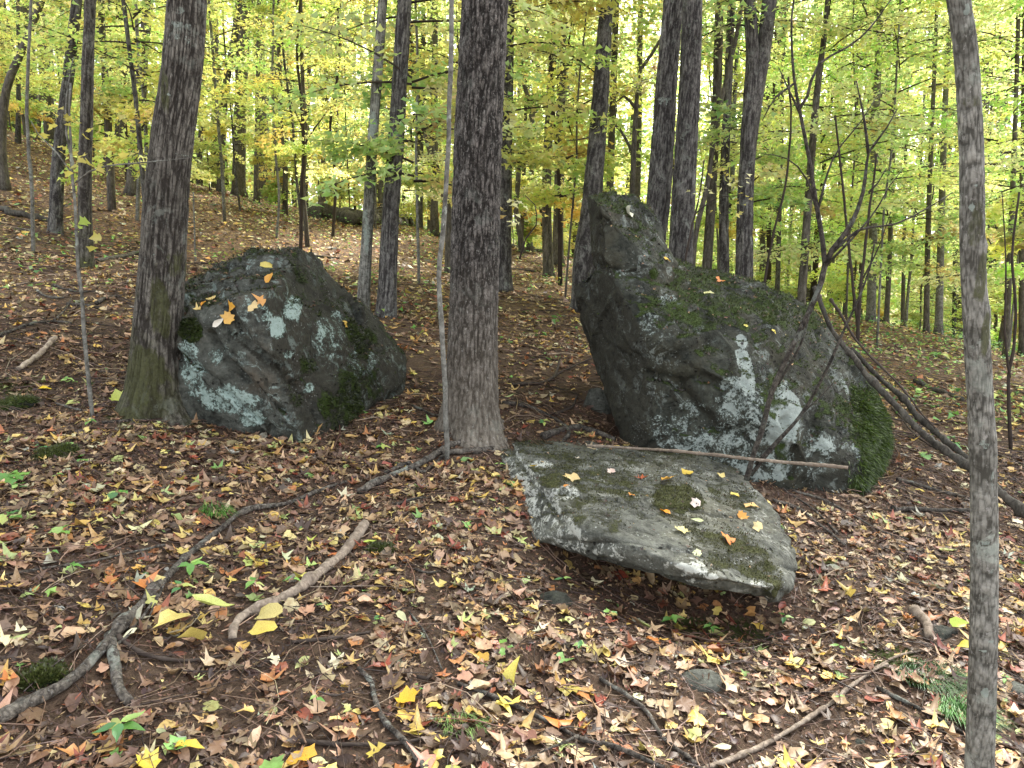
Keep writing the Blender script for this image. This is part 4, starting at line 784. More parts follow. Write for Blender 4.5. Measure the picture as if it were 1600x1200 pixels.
# ---- understorey filling the wood
def blocked(x, y):
    px, py, _ = px_of(np.array([x, y, hgt(x, y)[0] + 1.0])); return False
spots = []; tries = 0
while len(spots) < 118 and tries < 6000:
    tries += 1
    az = RNG.uniform(-37, 37); r = 9.0 + 30 * RNG.uniform(0, 1) ** 0.8
    if az < -8: r += 3
    x, y = r * math.sin(math.radians(az)), r * math.cos(math.radians(az))
    if all((x - a) ** 2 + (y - b) ** 2 > 1.6 for a, b in spots) and all((x - a) ** 2 + (y - b) ** 2 > .6 for a, b in TREES): spots.append((x, y))
UT = {}
for i, (x, y) in enumerate(spots):
    z = hgt(x, y)[0]; az = math.degrees(math.atan2(x, y)); r = math.hypot(x, y)
    low = r > (18 if az > 5 else 19) and i % 2 == 0; fo = (LOWSAP if low else SAP)[i % (4 if low else 7)]
    tint = (1.06, 1.02, 0.78) if az < -12 else (1.1, 1.02, 0.8) if az < 6 else (0.98, 1.04, 0.8)
    pxx = float(px_of(np.array([x, y, z + 2]))[0][0])
    zone = 'at the left edge of the slope' if pxx < 90 else 'left of the mossy leaning trunk' if pxx < 215 else 'right of the mossy trunk' if pxx < 400 else 'above the grey green boulder' if pxx < 560 else 'behind the blotched pair of trunks' if pxx < 700 else 'close beside the middle trunk' if pxx < 820 else 'between the middle trunk and the snout' if pxx < 920 else 'behind the two thick trunks' if pxx < 1100 else 'around the stout dividing trunk' if pxx < 1250 else 'in the gap of bright sky' if pxx < 1420 else 'left of the slim front trunk' if pxx < 1490 else 'right of the slim front trunk'
    lab = ('farther ' if r > 26 else 'far ' if r > 20 else 'nearer ' if r > 14 else 'near ') + 'tree with ' + ['thin dark', 'pale smooth', 'brown', 'grey ridged'][i % 4] + ' stem ' + ('leafy low ' if low else '') + zone; g = 'understorey trees ' + zone
    root = empty('understorey_tree', (x, y, z), lab, 'tree', g); UT.setdefault(lab, []).append((pxx, root))
    H = 8.5 + 3 * RNG.uniform(); lean = RNG.normal() * .35; pts = [np.array([0, 0, -.1]), np.array([lean * .2, 0, H * .3]), np.array([lean * .6, 0, H * .7]), np.array([lean, 0, H])]
    path, t = catmull(pts, .5); mb = MB(); mb.tube(path + .05 * np.stack([vnoise(path + i, 1), vnoise(path + i, 2), 0 * t], 1), np.linspace(.018 + .035 * RNG.uniform() ** 2 + (0.05 if i % 6 == 0 else 0), .008, len(path)), 6)
    o = link('trunk', mb.mesh('trunk', [B_TWIG, B_SMOOTH, B_BROWN, B_GREY][i % 4]), root)
    f = link('crown', fo[0], root); g2 = link('branchwork', fo[1], root); sc = RNG.uniform(.85, 1.25)
    for q in (f, g2): q.scale = (sc, sc, sc); q.rotation_euler.z = i * 2.4
    j = math.exp(RNG.normal() * .12); f.color = (tint[0] * j, tint[1] * j, tint[2] * j, 1)

for lab, lst in UT.items():
    if len(lst) > 1:
        lst.sort(key=lambda q: q[0]); wd_ = {2: ['leftmost', 'rightmost'], 3: ['leftmost', 'middle', 'rightmost']}.get(len(lst), ['first', 'second', 'third', 'fourth', 'fifth', 'sixth', 'seventh', 'eighth'])
        for k, (_, o) in enumerate(lst): o['label'] = wd_[k] + ' ' + lab
# ---- far wood as one mass
def far_wood():
    n = 430000; az = np.radians(RNG.uniform(-46, 46, n)); r = RNG.uniform(38, 78, n); x, y = r * np.sin(az), r * np.cos(az)
    z0 = hgt(x, y); z = z0 + RNG.uniform(0, 1, n) ** 1.25 * 30
    p = np.stack([x, y, z], 1); keep = fbm(p * np.array([.22, .22, .4]), 4, 77, .6) > -0.20 - .3 * (z < 8); p = p[keep]; n = len(p)
    X, Y, N = frames(n, None, .8); hue = (fbm(p * .09, 2, 78)[:, None] + 1) / 2
    c = pal(CAN_PAL, n, .2) * (1 - .2 * hue) ; V, F, Cc = scatter(KITE, p, X, Y, N, RNG.uniform(.20, .42, n), c)
    me = np_mesh('far_wood', V, F, Cc, False, M_LEAF); o = link('far_wood', me); tag(o, kind='stuff', label='distant yellow green leaves closing off the wood', cat='foliage')
    mb = MB()
    for k in range(240):
        a = math.radians(RNG.uniform(-42, 42)); q = RNG.uniform(34, 76); x, y = q * math.sin(a), q * math.cos(a); z = hgt(x, y)[0]; l = RNG.normal() * .8; rad = RNG.uniform(.08, .28)
        mb.tube(np.array([[x, y, z - .3], [x + l * .4, y, z + 9], [x + l, y, z + 26]]), [rad, rad * .8, rad * .4], 6, False)
    o = link('far_trunk_mass', mb.mesh('far_trunk_mass', B_BROWN)); tag(o, kind='stuff', label='mass of far trunks too many to count', cat='trunks')
far_wood()

# ------------------------------------------------------------------ litter
def torn(V, seed, amt=.16):
    r = np.random.default_rng(seed + 500); V = V.copy(); f = 1 + r.normal(size=len(V)) * amt; V[1:, :2] *= f[1:, None]; k = r.integers(1, len(V) - 3)
    if seed % 3 == 0: V[k:k + 3, :2] *= r.uniform(.25, .6)                  # a torn lobe
    V[:, 0] *= r.uniform(.75, 1.15); return V
MAP = [(curl(torn(leaf_shape('maple')[0], k, .09), a, b, c, k), leaf_shape('maple')[1]) for k, (a, b, c) in enumerate([(.3, -.2, .06), (.6, .4, .0), (-.5, -.4, .2), (.5, -.7, .1), (1.0, .2, -.15), (-.2, .6, .2)])]
OVA = [(curl(torn(leaf_shape('ovate')[0], k + 1, .06), a, b, c, k + 9), leaf_shape('ovate')[1]) for k, (a, b, c) in enumerate([(.6, -.3, .1), (1.2, .3, .1), (.3, -.6, .3), (1.8, .2, .2)])]
CRUM = [(curl(torn(leaf_shape('maple_low')[0], k, .3), a, b, c, k + 31), leaf_shape('maple_low')[1]) for k, (a, b, c) in enumerate([(.8, .5, .2), (-.6, .7, .3), (1.2, -.6, .1), (1.8, .3, -.2), (.3, 1.4, .3), (.4, -.3, .1), (-.4, -.3, .1)])]
ALLP = MAP[:3] + OVA + OVA[:3] + CRUM + CRUM[1:6]
STICKS = []; MASK = np.zeros((1600, 1400), bool)
def mark(x, y, r):
    n = int(r / .01) + 1; i, j = int((x + 8) / .01), int(y / .01)
    if n < i < 1600 - n and n < j < 1400 - n: MASK[i - n:i + n + 1, j - n:j + n + 1] = True
def keepout(x, y):
    """thin litter on bare soil and none inside rocks or trunks"""
    k = np.ones(len(x))
    for (cx, cy, rx, ry, v) in ((0.75, 3.0, .75, .3, .25), (0.2, 3.4, .3, .25, .4), (0.9, 2.35, .5, .25, .55), (0.95, 5.15, .3, .3, .3)):
        k = np.minimum(k, 1 - (1 - v) * np.exp(-((x - cx) / rx) ** 4 - ((y - cy) / ry) ** 4))
    for (cx, cy, rr) in [(-.27, 4.9, .2), (-2.15, 4.5, .17)]: k = np.where((x - cx) ** 2 + (y - cy) ** 2 < rr ** 2, 0, k)
    i, j = np.clip(((x + 8) / .01).astype(int), 0, 1599), np.clip((y / .01).astype(int), 0, 1399); k = k * np.where(MASK[i, j] & (np.abs(x) < 8) & (y < 14), .12, 1)
    return RNG.uniform(0, 1, len(x)) < k
def wedge(n, y0, y1, half=36.5, dens_pow=1.0, pad=0.5):
    """points over the wedge of ground in view, plus a margin"""
    y = np.sqrt(RNG.uniform(y0 ** 2, y1 ** 2, n)); a = math.tan(math.radians(half)); x = RNG.uniform(-1, 1, n) * (y * a + pad); return x, y
def litter(name, n, y0, y1, smin, smax, protos, palette, lift, tiltm, seed=0):
    x, y = wedge(n, y0, y1); m = keepout(x, y); cl = fbm(np.stack([x * 1.3, y * 1.3, 0 * x], 1), 3, 61 + seed); m &= RNG.uniform(-1.1, .45, n) < 1.8 * cl + .25
    x, y = x[m], y[m]; n = len(x); X, Y, N = frames(n, slope_normals(x, y), np.abs(RNG.normal(size=n)) * tiltm)
    pos = np.stack([x, y, hgt(x, y) + RNG.uniform(.002, lift, n)], 1); return scatter(protos, pos, X, Y, N, smin + (smax - smin) * RNG.uniform(0, 1, n) ** 1.5, pal(palette, n))
# litter caught on the rocks (small flakes) and named leaves
def rock_flakes(V, F, n, root, c, smin, smax, palette, f=None, nz=.55):
    N = vnormals(V, F); w = np.clip(N[:, 2] - nz, 0, 1) * (f(V) if f is not None else 1); i = RNG.choice(len(V), n, p=w / w.sum()); X, Y, Nn = frames(n, N[i], .25)
    v, ff, cc = scatter(OVA + CRUM, V[i] + N[i] * .006 - c, X, Y, Nn, RNG.uniform(smin, smax, n), pal(palette, n)); o = link('leaf_flakes', np_mesh('leaf_flakes', v, ff, cc, False, M_LITTER), root); o['kind'] = 'stuff'
DARKF = [(C('1f1712'), 10), (C('33261d'), 8), (C('4d3a2c'), 5), (C('7a6048'), 2), (C('a58d68'), 1)]
rock_flakes(VB, FB, 1600, rootB, cB, .008, .028, DARKF, None, .4); rock_flakes(VA, FA, 1500, rootA, cA, .008, .032, DARKF, None, .62); rock_flakes(VS, FS, 420, rootS, cS, .006, .022, DARKF, None, .5)

def on_surf(V, F):
    N = vnormals(V, F); xx, yy, ff = px_of(V)
    def f(px, py):
        d = (xx - px) ** 2 + (yy - py) ** 2; near = np.where(d < 10 ** 2)[0]
        if not len(near): near = np.array([int(np.argmin(d))])
        k = near[np.argmin(ff[near])]; return V[k], N[k]
    return f
def on_ground(px, py): 
    p = G(px, py); n = slope_normals(np.array([p[0]]), np.array([p[1]]))[0]; return p, n
SINGLE = {}
def single_mesh(kind, k):
    key = (kind, k)
    if key not in SINGLE:
        v, f = {'maple': MAP, 'ovate': OVA, 'crumpled': CRUM}[kind][k]; SINGLE[key] = np_mesh('fallen_leaf', v, f, np.ones((len(v), 3)), False, M_FALLEN)
    return SINGLE[key]
def put_leaf(p, n, size, kind, k, col, parent=None, label=None, tilt=.15, yaw=None, lift=.012, group=None):
    X, Y, N = frames(1, np.array([n]), tilt, None if yaw is None else np.array([yaw])); M = Matrix(((X[0][0], Y[0][0], N[0][0]), (X[0][1], Y[0][1], N[0][1]), (X[0][2], Y[0][2], N[0][2]))).to_4x4()
    o = link('fallen_leaf', single_mesh(kind, k), parent); o.matrix_world = Matrix.Translation(Vector(p + n * lift)) @ M @ Matrix.Scale(size, 4); o.color = tuple(col) + (1,)
    if label: tag(o, label, 'leaf', group)
    return o
# several hundred nearest leaves as single parts of the ground
x, y = wedge(900, 1.45, 3.3, 34, 1, .2); m = keepout(x, y); x, y = x[m][:285], y[m][:285]; nn = slope_normals(x, y); cc = pal([(C('c0a24c'), 12), (C('c9b464'), 8), (C('cbb088'), 12), (C('b59078'), 12), (C('b2723e'), 7), (C('935640'), 6), (C('80604f'), 16), (C('bcc26a'), 4), (C('8eb05a'), 3), (C('d8cfae'), 5)], len(x), .12)
for i in range(len(x)):
    kind = ('maple', 'crumpled', 'ovate', 'crumpled')[i % 4]; put_leaf(np.array([x[i], y[i], hgt(x[i], y[i])[0]]), nn[i], RNG.uniform(.042, .078), kind, i % {'maple': 6, 'ovate': 4, 'crumpled': 3}[kind], cc[i], ground, None, .17, None, .019)
fS, fA, fB = on_surf(VS, FS), on_surf(VA, FA), on_surf(VB, FB)
for (px, py, w, kind, k, col, lab) in [
    (1094, 783, 24, 'maple', 0, 'dccfc6', 'pale pinkish maple leaf high on the slab near its mossy hollow'), (1068, 824, 26, 'maple', 1, 'd2c98a', 'cream yellow maple leaf lying in the middle of the slab'),
    (1142, 838, 30, 'maple', 3, 'd88a4a', 'orange leaf with pink edge on the lower slab'), (1192, 820, 26, 'maple', 0, 'cfc08a', 'tan maple leaf on the right part of the slab'),
    (1090, 857, 16, 'maple', 2, 'd9e0b0', 'small whitish green leaf low on the slab'), (1092, 806, 20, 'ovate', 1, 'b7c290', 'pale green rolled leaf beside the middle maple leaf'),
    (1042, 792, 26, 'ovate', 0, 'd8952f', 'amber oval leaf on the slab'), (1162, 800, 18, 'maple', 4, 'd89c3c', 'small amber leaf between moss patches on the slab'),
    (1174, 783, 32, 'ovate', 2, 'd3b070', 'long buff leaf near the right shoulder of the slab'), (1040, 743, 26, 'maple', 1, 'cfa04a', 'gold leaf near the far edge of the slab'),
    (1000, 740, 24, 'crumpled', 0, 'a0522f', 'rust red curled leaf at the back of the slab'), (1074, 732, 22, 'maple', 3, 'dcc052', 'yellow leaf at the far edge of the slab by the pole'),
    (832, 721, 14, 'ovate', 1, 'e0bd2c', 'bright yellow oval leaf on the left tip of the slab'), (888, 740, 24, 'crumpled', 1, 'd2bb82', 'curled straw coloured leaf on the left half of the slab'),
    (888, 752, 10, 'ovate', 0, 'c8843a', 'small round orange leaf under the curled straw coloured one'), (988, 765, 12, 'maple', 2, 'c98a40', 'small brown orange leaf left of the mossy hollow'),
    (950, 730, 16, 'maple', 5, 'dac3b8', 'small pinkish leaf on the pale back part of the slab'), (1125, 737, 22, 'ovate', 3, 'd9c98a', 'cream leaf strip at the top right of the slab'),
    (1155, 768, 20, 'ovate', 2, 'd8c25a', 'yellow strip leaf above the long buff one'), (905, 710, 12, 'ovate', 3, 'd8d0c0', 'small white leaf beside the back edge of the slab')]:
    p, n = fS(px, py); put_leaf(p, n, w * p[1] / FPX * 1.05, kind, k, C(col), None, lab, .1, None, .010)
for (px, py, w, kind, k, col, lab) in [
    (392, 471, 18, 'maple', 0, 'dcc48a', 'cream leaf on the upper ledge of the grey green boulder'), (330, 460, 14, 'maple', 1, 'd9c07a', 'pale leaf on the left shoulder of the grey green boulder'),
    (354, 478, 16, 'maple', 3, 'dba53c', 'amber leaf on the left shoulder of the grey green boulder'), (365, 500, 18, 'maple', 4, 'dcae50', 'gold leaf at the brow of the grey green boulder'),
    (316, 466, 10, 'ovate', 0, 'd8962c', 'small round orange leaf near the mossy trunk'), (410, 466, 16, 'crumpled', 1, 'cf9850', 'curled orange leaf just below the boulder crest'),
    (418, 428, 16, 'ovate', 3, 'd39c3a', 'orange strip leaf near the peak of the grey green boulder'), (412, 408, 20, 'ovate', 2, 'e0cf6a', 'yellow leaf on the very top of the grey green boulder'),
    (336, 499, 18, 'ovate', 1, 'e0ddd0', 'white oval leaf above the brown joint of the boulder'), (305, 478, 14, 'crumpled', 0, 'd7bf7a', 'curled straw leaf by the moss cushion'),
    (268, 500, 12, 'ovate', 2, 'dedccf', 'white leaf tucked in moss beside the trunk'), (548, 505, 12, 'maple', 2, 'c9a850', 'small yellow leaf on the dark right flank')]:
    p, n = fA(px, py); put_leaf(p, n, w * p[1] / FPX * 1.2, kind, k, C(col), None, lab, .12, None, .010)
for (px, py, w, kind, k, col, lab) in [
    (1050, 402, 12, 'ovate', 0, 'e0b84a', 'yellow leaf in the notch behind the snout'), (1128, 432, 12, 'crumpled', 1, 'cf7f3a', 'orange leaf on the crest of the huge boulder'),
    (985, 326, 26, 'ovate', 3, 'd8dac8', 'pale strip leaf on top of the snout'), (1110, 450, 14, 'ovate', 2, 'dcdca0', 'cream leaf below the crest of the huge boulder'),
    (1167, 501, 8, 'ovate', 1, 'dcd46a', 'tiny yellow leaf on the dark face above the white lichen'), (1212, 510, 8, 'ovate', 0, 'd8c85a', 'tiny yellow leaf beside the green moss streak')]:
    p, n = fB(px, py); put_leaf(p, n, w * p[1] / FPX * 1.2, kind, k, C(col), None, lab, .12, None, .010)
for (px, py, w, kind, k, col, lab, lift, tl) in [
    (272, 985, 62, 'ovate', 0, 'd3c478', 'big pale yellow leaf propped up beside the long branch', .06, .35), (298, 1012, 60, 'ovate', 2, 'cfbe6a', 'big yellow leaf hanging point down beside the long branch', .05, .5),
    (328, 972, 58, 'ovate', 1, 'b9c272', 'big lime yellow leaf raised above the litter', .08, .3), (420, 975, 40, 'ovate', 0, 'cabd74', 'yellow leaf beside the lower end of the barkless branch', .05, .35),
    (412, 996, 40, 'ovate', 3, 'd6c35c', 'second yellow leaf beside the lower end of the barkless branch', .03, .4), (795, 1068, 46, 'ovate', 0, 'dccf62', 'bright yellow oval leaf standing in the litter, upper one of two', .04, .3),
    (786, 1115, 34, 'ovate', 0, 'dccf68', 'bright yellow oval leaf, lower one of two', .03, .3), (292, 1178, 44, 'ovate', 2, 'dfbf4a', 'golden folded leaf at the bottom edge', .03, .2),
    (870, 1143, 46, 'maple', 3, 'c9762c', 'large orange maple leaf beside the crossing sticks', .03, .25), (232, 1200, 40, 'maple', 4, 'd8c24a', 'yellow maple leaf cut by the bottom edge near the seedling', .02, .2),
    (472, 1190, 50, 'maple', 0, 'd8a83a', 'gold maple leaf at the bottom edge', .03, .3), (636, 1105, 40, 'maple', 1, 'd9b13c', 'golden maple leaf right of the curved stick', .03, .2),
    (677, 1112, 30, 'ovate', 0, 'dccb50', 'round yellow leaf right of the golden maple leaf', .02, .2), (240, 915, 34, 'maple', 0, 'cdbf80', 'pale tan maple leaf left of the long branch', .02, .15),
    (72, 613, 16, 'ovate', 0, 'f0cf2c', 'vivid yellow leaf beside the mossy stone at the left edge', .03, .3), (190, 632, 34, 'maple', 1, 'b9c460', 'lime leaf at the mossy foot of the leaning trunk', .04, .15),
    (577, 853, 18, 'ovate', 1, 'b6c95a', 'round lime leaf beside the upper end of the barkless branch', .02, .15)]:
    p, n = on_ground(px, py); put_leaf(p, n, w * p[1] / FPX * 1.15, kind, k, C(col), None, lab, tl, None, lift)
# two leaves on a hanging twig by the slim trunk
for (px, py, w, col, lab) in [(1498, 972, 26, 'c3dc5c', 'bright lime leaf hanging left of the slim front trunk'), (1508, 1006, 20, 'e0d85a', 'yellow leaf below the lime one at the slim front trunk')]:
    put_leaf(P(px, py, 2.3), np.array([0, -.75, .65]), w * 2.3 / FPX * 1.2, 'ovate', 0, C(col), None, lab, .1, None, 0)

# ------------------------------------------------------------------ fallen branches
def stick(label, px, w0, w1, mat=B_STICK, tint=1.0, limbs=(), cat='branch', name='fallen_branch', up=0.0, lift=None, wob=.006, sides=12):
    pts = []
    for q in px:
        if len(q) == 3: pts.append(P(q[0], q[1], q[2]))
        else: p = G(*q); p[2] += up; pts.append(p)
    k = np.mean([p[1] for p in pts]) / math.cos(PITCH) / FPX; r0, r1 = w0 / 2 * k * .84, w1 / 2 * k * .84
    path, t = catmull(pts, .012); s = np.cumsum(np.r_[0, np.linalg.norm(np.diff(path, axis=0), axis=1)])
    path = path + wob * np.stack([vnoise(np.stack([s * 7, 0 * s, 0 * s + r0 * 999], 1), 1), vnoise(np.stack([s * 7, 0 * s + 5, 0 * s], 1), 2), .6 * vnoise(np.stack([s * 7, 0 * s + 9, 0 * s], 1), 3)], 1)
    rad = (r0 + (r1 - r0) * t) * (1 + (.14 if r0 < .02 else .05) * vnoise(np.stack([s * 9, 0 * s, 0 * s + 3], 1), 4) + (.10 if r0 < .02 else .02) * vnoise(np.stack([s * 45, 0 * s, 0 * s + 3], 1), 5)); path[:, 2] += rad * .7 + .008
    STICKS.extend((q[0], q[1], rr + .015) for q, rr in zip(path, rad))
    c = pts[0].copy(); root = empty(name, c, label, cat)
    for _ in range(int(len(path) / 22) + 1):                       # knots and stubs of lost twigs
        kk = RNG.integers(0, len(path)); rad = rad * (1 + RNG.uniform(.15, .45) * np.exp(-((s - s[kk]) / (r0 * 1.3)) ** 2))
    V, F, TR = tube(path, rad, sides, True); nr = len(path) * sides; cen = np.repeat(path, sides, 0)
    q = (V[:nr] - cen) * 1.0; V[:nr] += q * (.30 * fbm(np.stack([V[:nr, 0], V[:nr, 1], V[:nr, 2]], 1) * (0.35 / max(r0, .003)), 3, 5) + .16 * fbm(V[:nr] * (1.2 / max(r0, .003)), 2, 6))[:, None]
    o = link('wood', np_mesh('wood', V - c, np.vstack([F[:, [0, 1, 2]], F[:, [0, 2, 3]], TR]), None, True, mat, {'furrow': 0 * V[:, 0]}), root); o.color = (tint, tint, tint, 1)
    for (wa, wb, q) in limbs:
        lp = [ (P(*a) if len(a) == 3 else G(*a) + np.array([0, 0, .02])) for a in q]; lp, lt = catmull(lp, .02); lp = lp + .004 * np.stack([vnoise(lp * 12, 1), vnoise(lp * 12, 2), vnoise(lp * 12, 3)], 1)
        mb = MB(); mb.tube(lp, np.linspace(wa, wb, len(lp)) / 2 * k * (1 + .12 * vnoise(lp * 20, 6)), 8); o = link('side_branch', mb.mesh('side_branch', mat, True, None, c), root); o.color = (tint, tint, tint, 1)
    return root
stick('long curved grey branch lying from the bottom left corner to the middle', [(-30, 1150), (40, 1112), (100, 1078), (160, 1022), (205, 968), (262, 908), (300, 868), (345, 832), (385, 803), (450, 790), (500, 770), (540, 755)], 19, 9, B_STICK, .95, [(15, 12, [(172, 1000), (180, 1040), (186, 1085), (204, 1108)]), (6, 3, [(265, 905), (215, 985), (150, 1040)]), (5, 2, [(260, 915), (240, 960), (228, 990)])])
stick('barkless pale brown branch with a cut end lying right of the long branch', [(572, 826), (545, 860), (500, 900), (462, 930), (420, 952), (382, 968), (366, 985), (362, 1006)], 20, 15, B_BARE, .95, sides=14)
stick('curved bare stick running off the bottom edge left of centre', [(562, 1050), (580, 1072), (586, 1100), (600, 1130), (630, 1165), (668, 1210)], 9, 13, B_STICK, .95)
stick('thin straight stick running towards the bottom edge right of centre', [(938, 1066), (975, 1090), (1010, 1118), (1040, 1160), (1085, 1200)], 8, 9, B_STICK, .9)
stick('long pale curving stick in the bare soil at the lower right', [(1100, 1212), (1160, 1185), (1225, 1150), (1280, 1115), (1340, 1070), (1400, 1032), (1455, 1018)], 10, 6, B_BARE, .85, [(5, 3, [(1385, 1045), (1355, 1058), (1328, 1062)])])
stick('brown stick crossing the bottom from the yellow leaf to the edge', [(718, 1075), (790, 1102), (850, 1128), (905, 1160), (960, 1172), (1040, 1205)], 9, 9, B_STICK, .8, [(6, 2, [(905, 1160), (860, 1180), (820, 1198)])])
stick('dark twig lying low across the bottom middle', [(470, 1166), (540, 1170), (620, 1165), (700, 1150)], 9, 6, B_TWIG, 1.2)
stick('pale bleached stick on the leaves at the left', [(28, 582), (50, 568), (72, 548), (88, 533)], 8, 11, B_BARE, 1.25)
stick('thin arched stick above the bleached one', [(-20, 535), (40, 512), (85, 505), (112, 508)], 6, 4, B_STICK, .8, [(4, 2, [(85, 505), (100, 490), (112, 470)])])
stick('dark root like stick from the foot of the middle trunk to the left', [(560, 775), (610, 748), (660, 728), (700, 702), (740, 690), (785, 664)], 10, 12, B_STICK, 1.0)
stick('second root like stick beside the slab tip', [(690, 712), (730, 710), (770, 704), (790, 692)], 9, 11, B_STICK, .9)
stick('short stick branching off left of the middle trunk', [(600, 745), (640, 728), (662, 740), (694, 716)], 8, 6, B_STICK, .65)
stick('dark stick curving right from the middle trunk', [(786, 634), (830, 640), (870, 660), (890, 680), (870, 700)], 8, 5, B_STICK, .6)
stick('forked dark twigs between the middle trunk and the snout', [(800, 605), (850, 600), (880, 582), (930, 560)], 6, 3, B_TWIG, 1.3, [(5, 2, [(865, 596), (874, 570), (878, 540)])])
stick('dark stick at the mouth of the gap under the snout', [(870, 650), (892, 640), (902, 622)], 6, 4, B_TWIG, 1.3)
stick('flat weathered branch behind the slab', [(850, 688), (900, 672), (960, 690)], 14, 8, B_STICK, .7)
stick('thick dark log leaning from the huge boulder to the right ground', [(1272, 452, 5.3), (1300, 520, 5.15), (1340, 575, 5.0), (1390, 630, 4.8), (1450, 690, 4.6), (1512, 738, 4.4), (1620, 822, 4.1)], 8, 17, B_BROWN, .6, cat='log', name='fallen_log', wob=.012, sides=16)
stick('second dark log lying close behind the leaning one', [(1330, 548, 5.6), (1370, 590, 5.5), (1400, 618, 5.3), (1440, 660, 5.1), (1500, 712, 4.8), (1560, 770, 4.5)], 8, 12, B_BROWN, .55, cat='log', name='fallen_log', wob=.012, sides=14)
stick('long thin straight pole resting across the back of the slab', [(918, 700, 4.5), (1010, 705, 4.3), (1100, 713, 4.15), (1200, 724, 4.0), (1325, 735, 3.85)], 5, 7, B_BARE, .8, cat='pole', name='pole', wob=.003)
stick('thin stick under the right shoulder of the slab', [(1208, 786), (1250, 800), (1290, 830), (1320, 855)], 7, 4, B_STICK, .9)
stick('thin twig from the slab towards the shrub foot', [(1195, 735), (1230, 770), (1270, 800), (1310, 838)], 4, 3, B_STICK, .9)
stick('low dark stick lying level left of the slim front trunk', [(1395, 802), (1440, 800), (1512, 802)], 9, 8, B_STICK, .6)
stick('curved grey stick above the level one', [(1400, 752), (1450, 766), (1500, 778), (1530, 788)], 7, 5, B_STICK, .9)
stick('short chunky piece of bark in the lower right litter', [(1430, 962), (1446, 978), (1452, 1004)], 18, 15, B_BARE, .8, name='bark_piece', cat='bark')
stick('brown stick running under the grass to the slim trunk foot', [(1372, 1080), (1420, 1105), (1470, 1130), (1512, 1152)], 8, 6, B_STICK, .8)
stick('thin long twig at the left above the long branch', [(0, 905), (120, 884), (200, 868), (260, 856)], 4, 5, B_STICK, .85)
stick('thin twig running level below the mossy trunk', [(160, 664), (230, 660), (325, 656)], 5, 5, B_STICK, .8)
stick('short dark branch beneath the big yellow leaves', [(185, 1005), (230, 1030), (290, 1036), (350, 1028)], 10, 5, B_TWIG, 1.4)
stick('dark forked twig right of the barkless branch', [(455, 1010), (520, 1002), (580, 990)], 7, 5, B_TWIG, 1.4)
stick('upright dark prong sticking out of the litter', [(655, 1065), (672, 1062), (678, 1030, 2.95), (676, 990, 2.97)], 7, 5, B_TWIG, 1.2)
stick('fallen trunk lying across the far slope left of the middle trunk', [(480, 338), (530, 345), (590, 350), (660, 356), (700, 362)], 12, 9, B_BROWN, .8, cat='log', name='fallen_log', wob=.05)
stick('rotting log far back behind the left slope trunks', [(0, 330), (40, 340), (80, 348)], 12, 7, B_BROWN, .7, cat='log', name='fallen_log', wob=.04)
stick('dark log on the slope behind the huge boulder right side', [(1428, 598), (1470, 616), (1508, 628)], 10, 8, B_BROWN, .8, cat='log', name='fallen_log', wob=.03)
stick('dark branch lying on the slope left of the mossy trunk', [(150, 412), (200, 402), (222, 396)], 8, 6, B_BROWN, .7)
stick('low dead branch at the snout side of the far slope', [(782, 385), (830, 392), (880, 400)], 8, 5, B_BROWN, .7)
stick('thin dark branch beside the leaning log at the right', [(1300, 470, 5.4), (1345, 545, 5.2), (1400, 600, 5.0), (1462, 672, 4.7)], 5, 3, B_TWIG, 1.3, wob=.01)
stick('fine twig arching over the ground right of the huge boulder', [(1395, 640), (1440, 690), (1500, 720)], 4, 2, B_TWIG, 1.3)
stick('fine grey twig among leaves right of the slab shoulder', [(1240, 770), (1300, 790), (1370, 830), (1420, 845)], 5, 2.5, B_STICK, 1.1)
stick('fine crooked twig left of the bright yellow leaves at the bottom', [(640, 960), (668, 1000), (690, 1050)], 4, 2.5, B_STICK, .9)
rs = random.Random(9)
for i in range(26):
    x = rs.uniform(20, 1580); y = rs.uniform(480, 900) if i % 2 else rs.uniform(380, 560)
    if y < 540 and x > 1200: y += 90
    if (240 < x < 640 and 420 < y < 690) or (760 < x < 1400 and 400 < y < 960): continue
    a = rs.uniform(-.5, .5); L = rs.uniform(40, 110); stick('small brown stick lying loose on the leaf litter', [(x, y), (x + L * .5 * math.cos(a), y + L * .5 * math.sin(a) + rs.uniform(-6, 6)), (x + L * math.cos(a), y + L * math.sin(a) * .6)], rs.uniform(4, 7), rs.uniform(2, 4), B_STICK, rs.uniform(.5, 1.1))['group'] = 'loose sticks on the leaf litter'

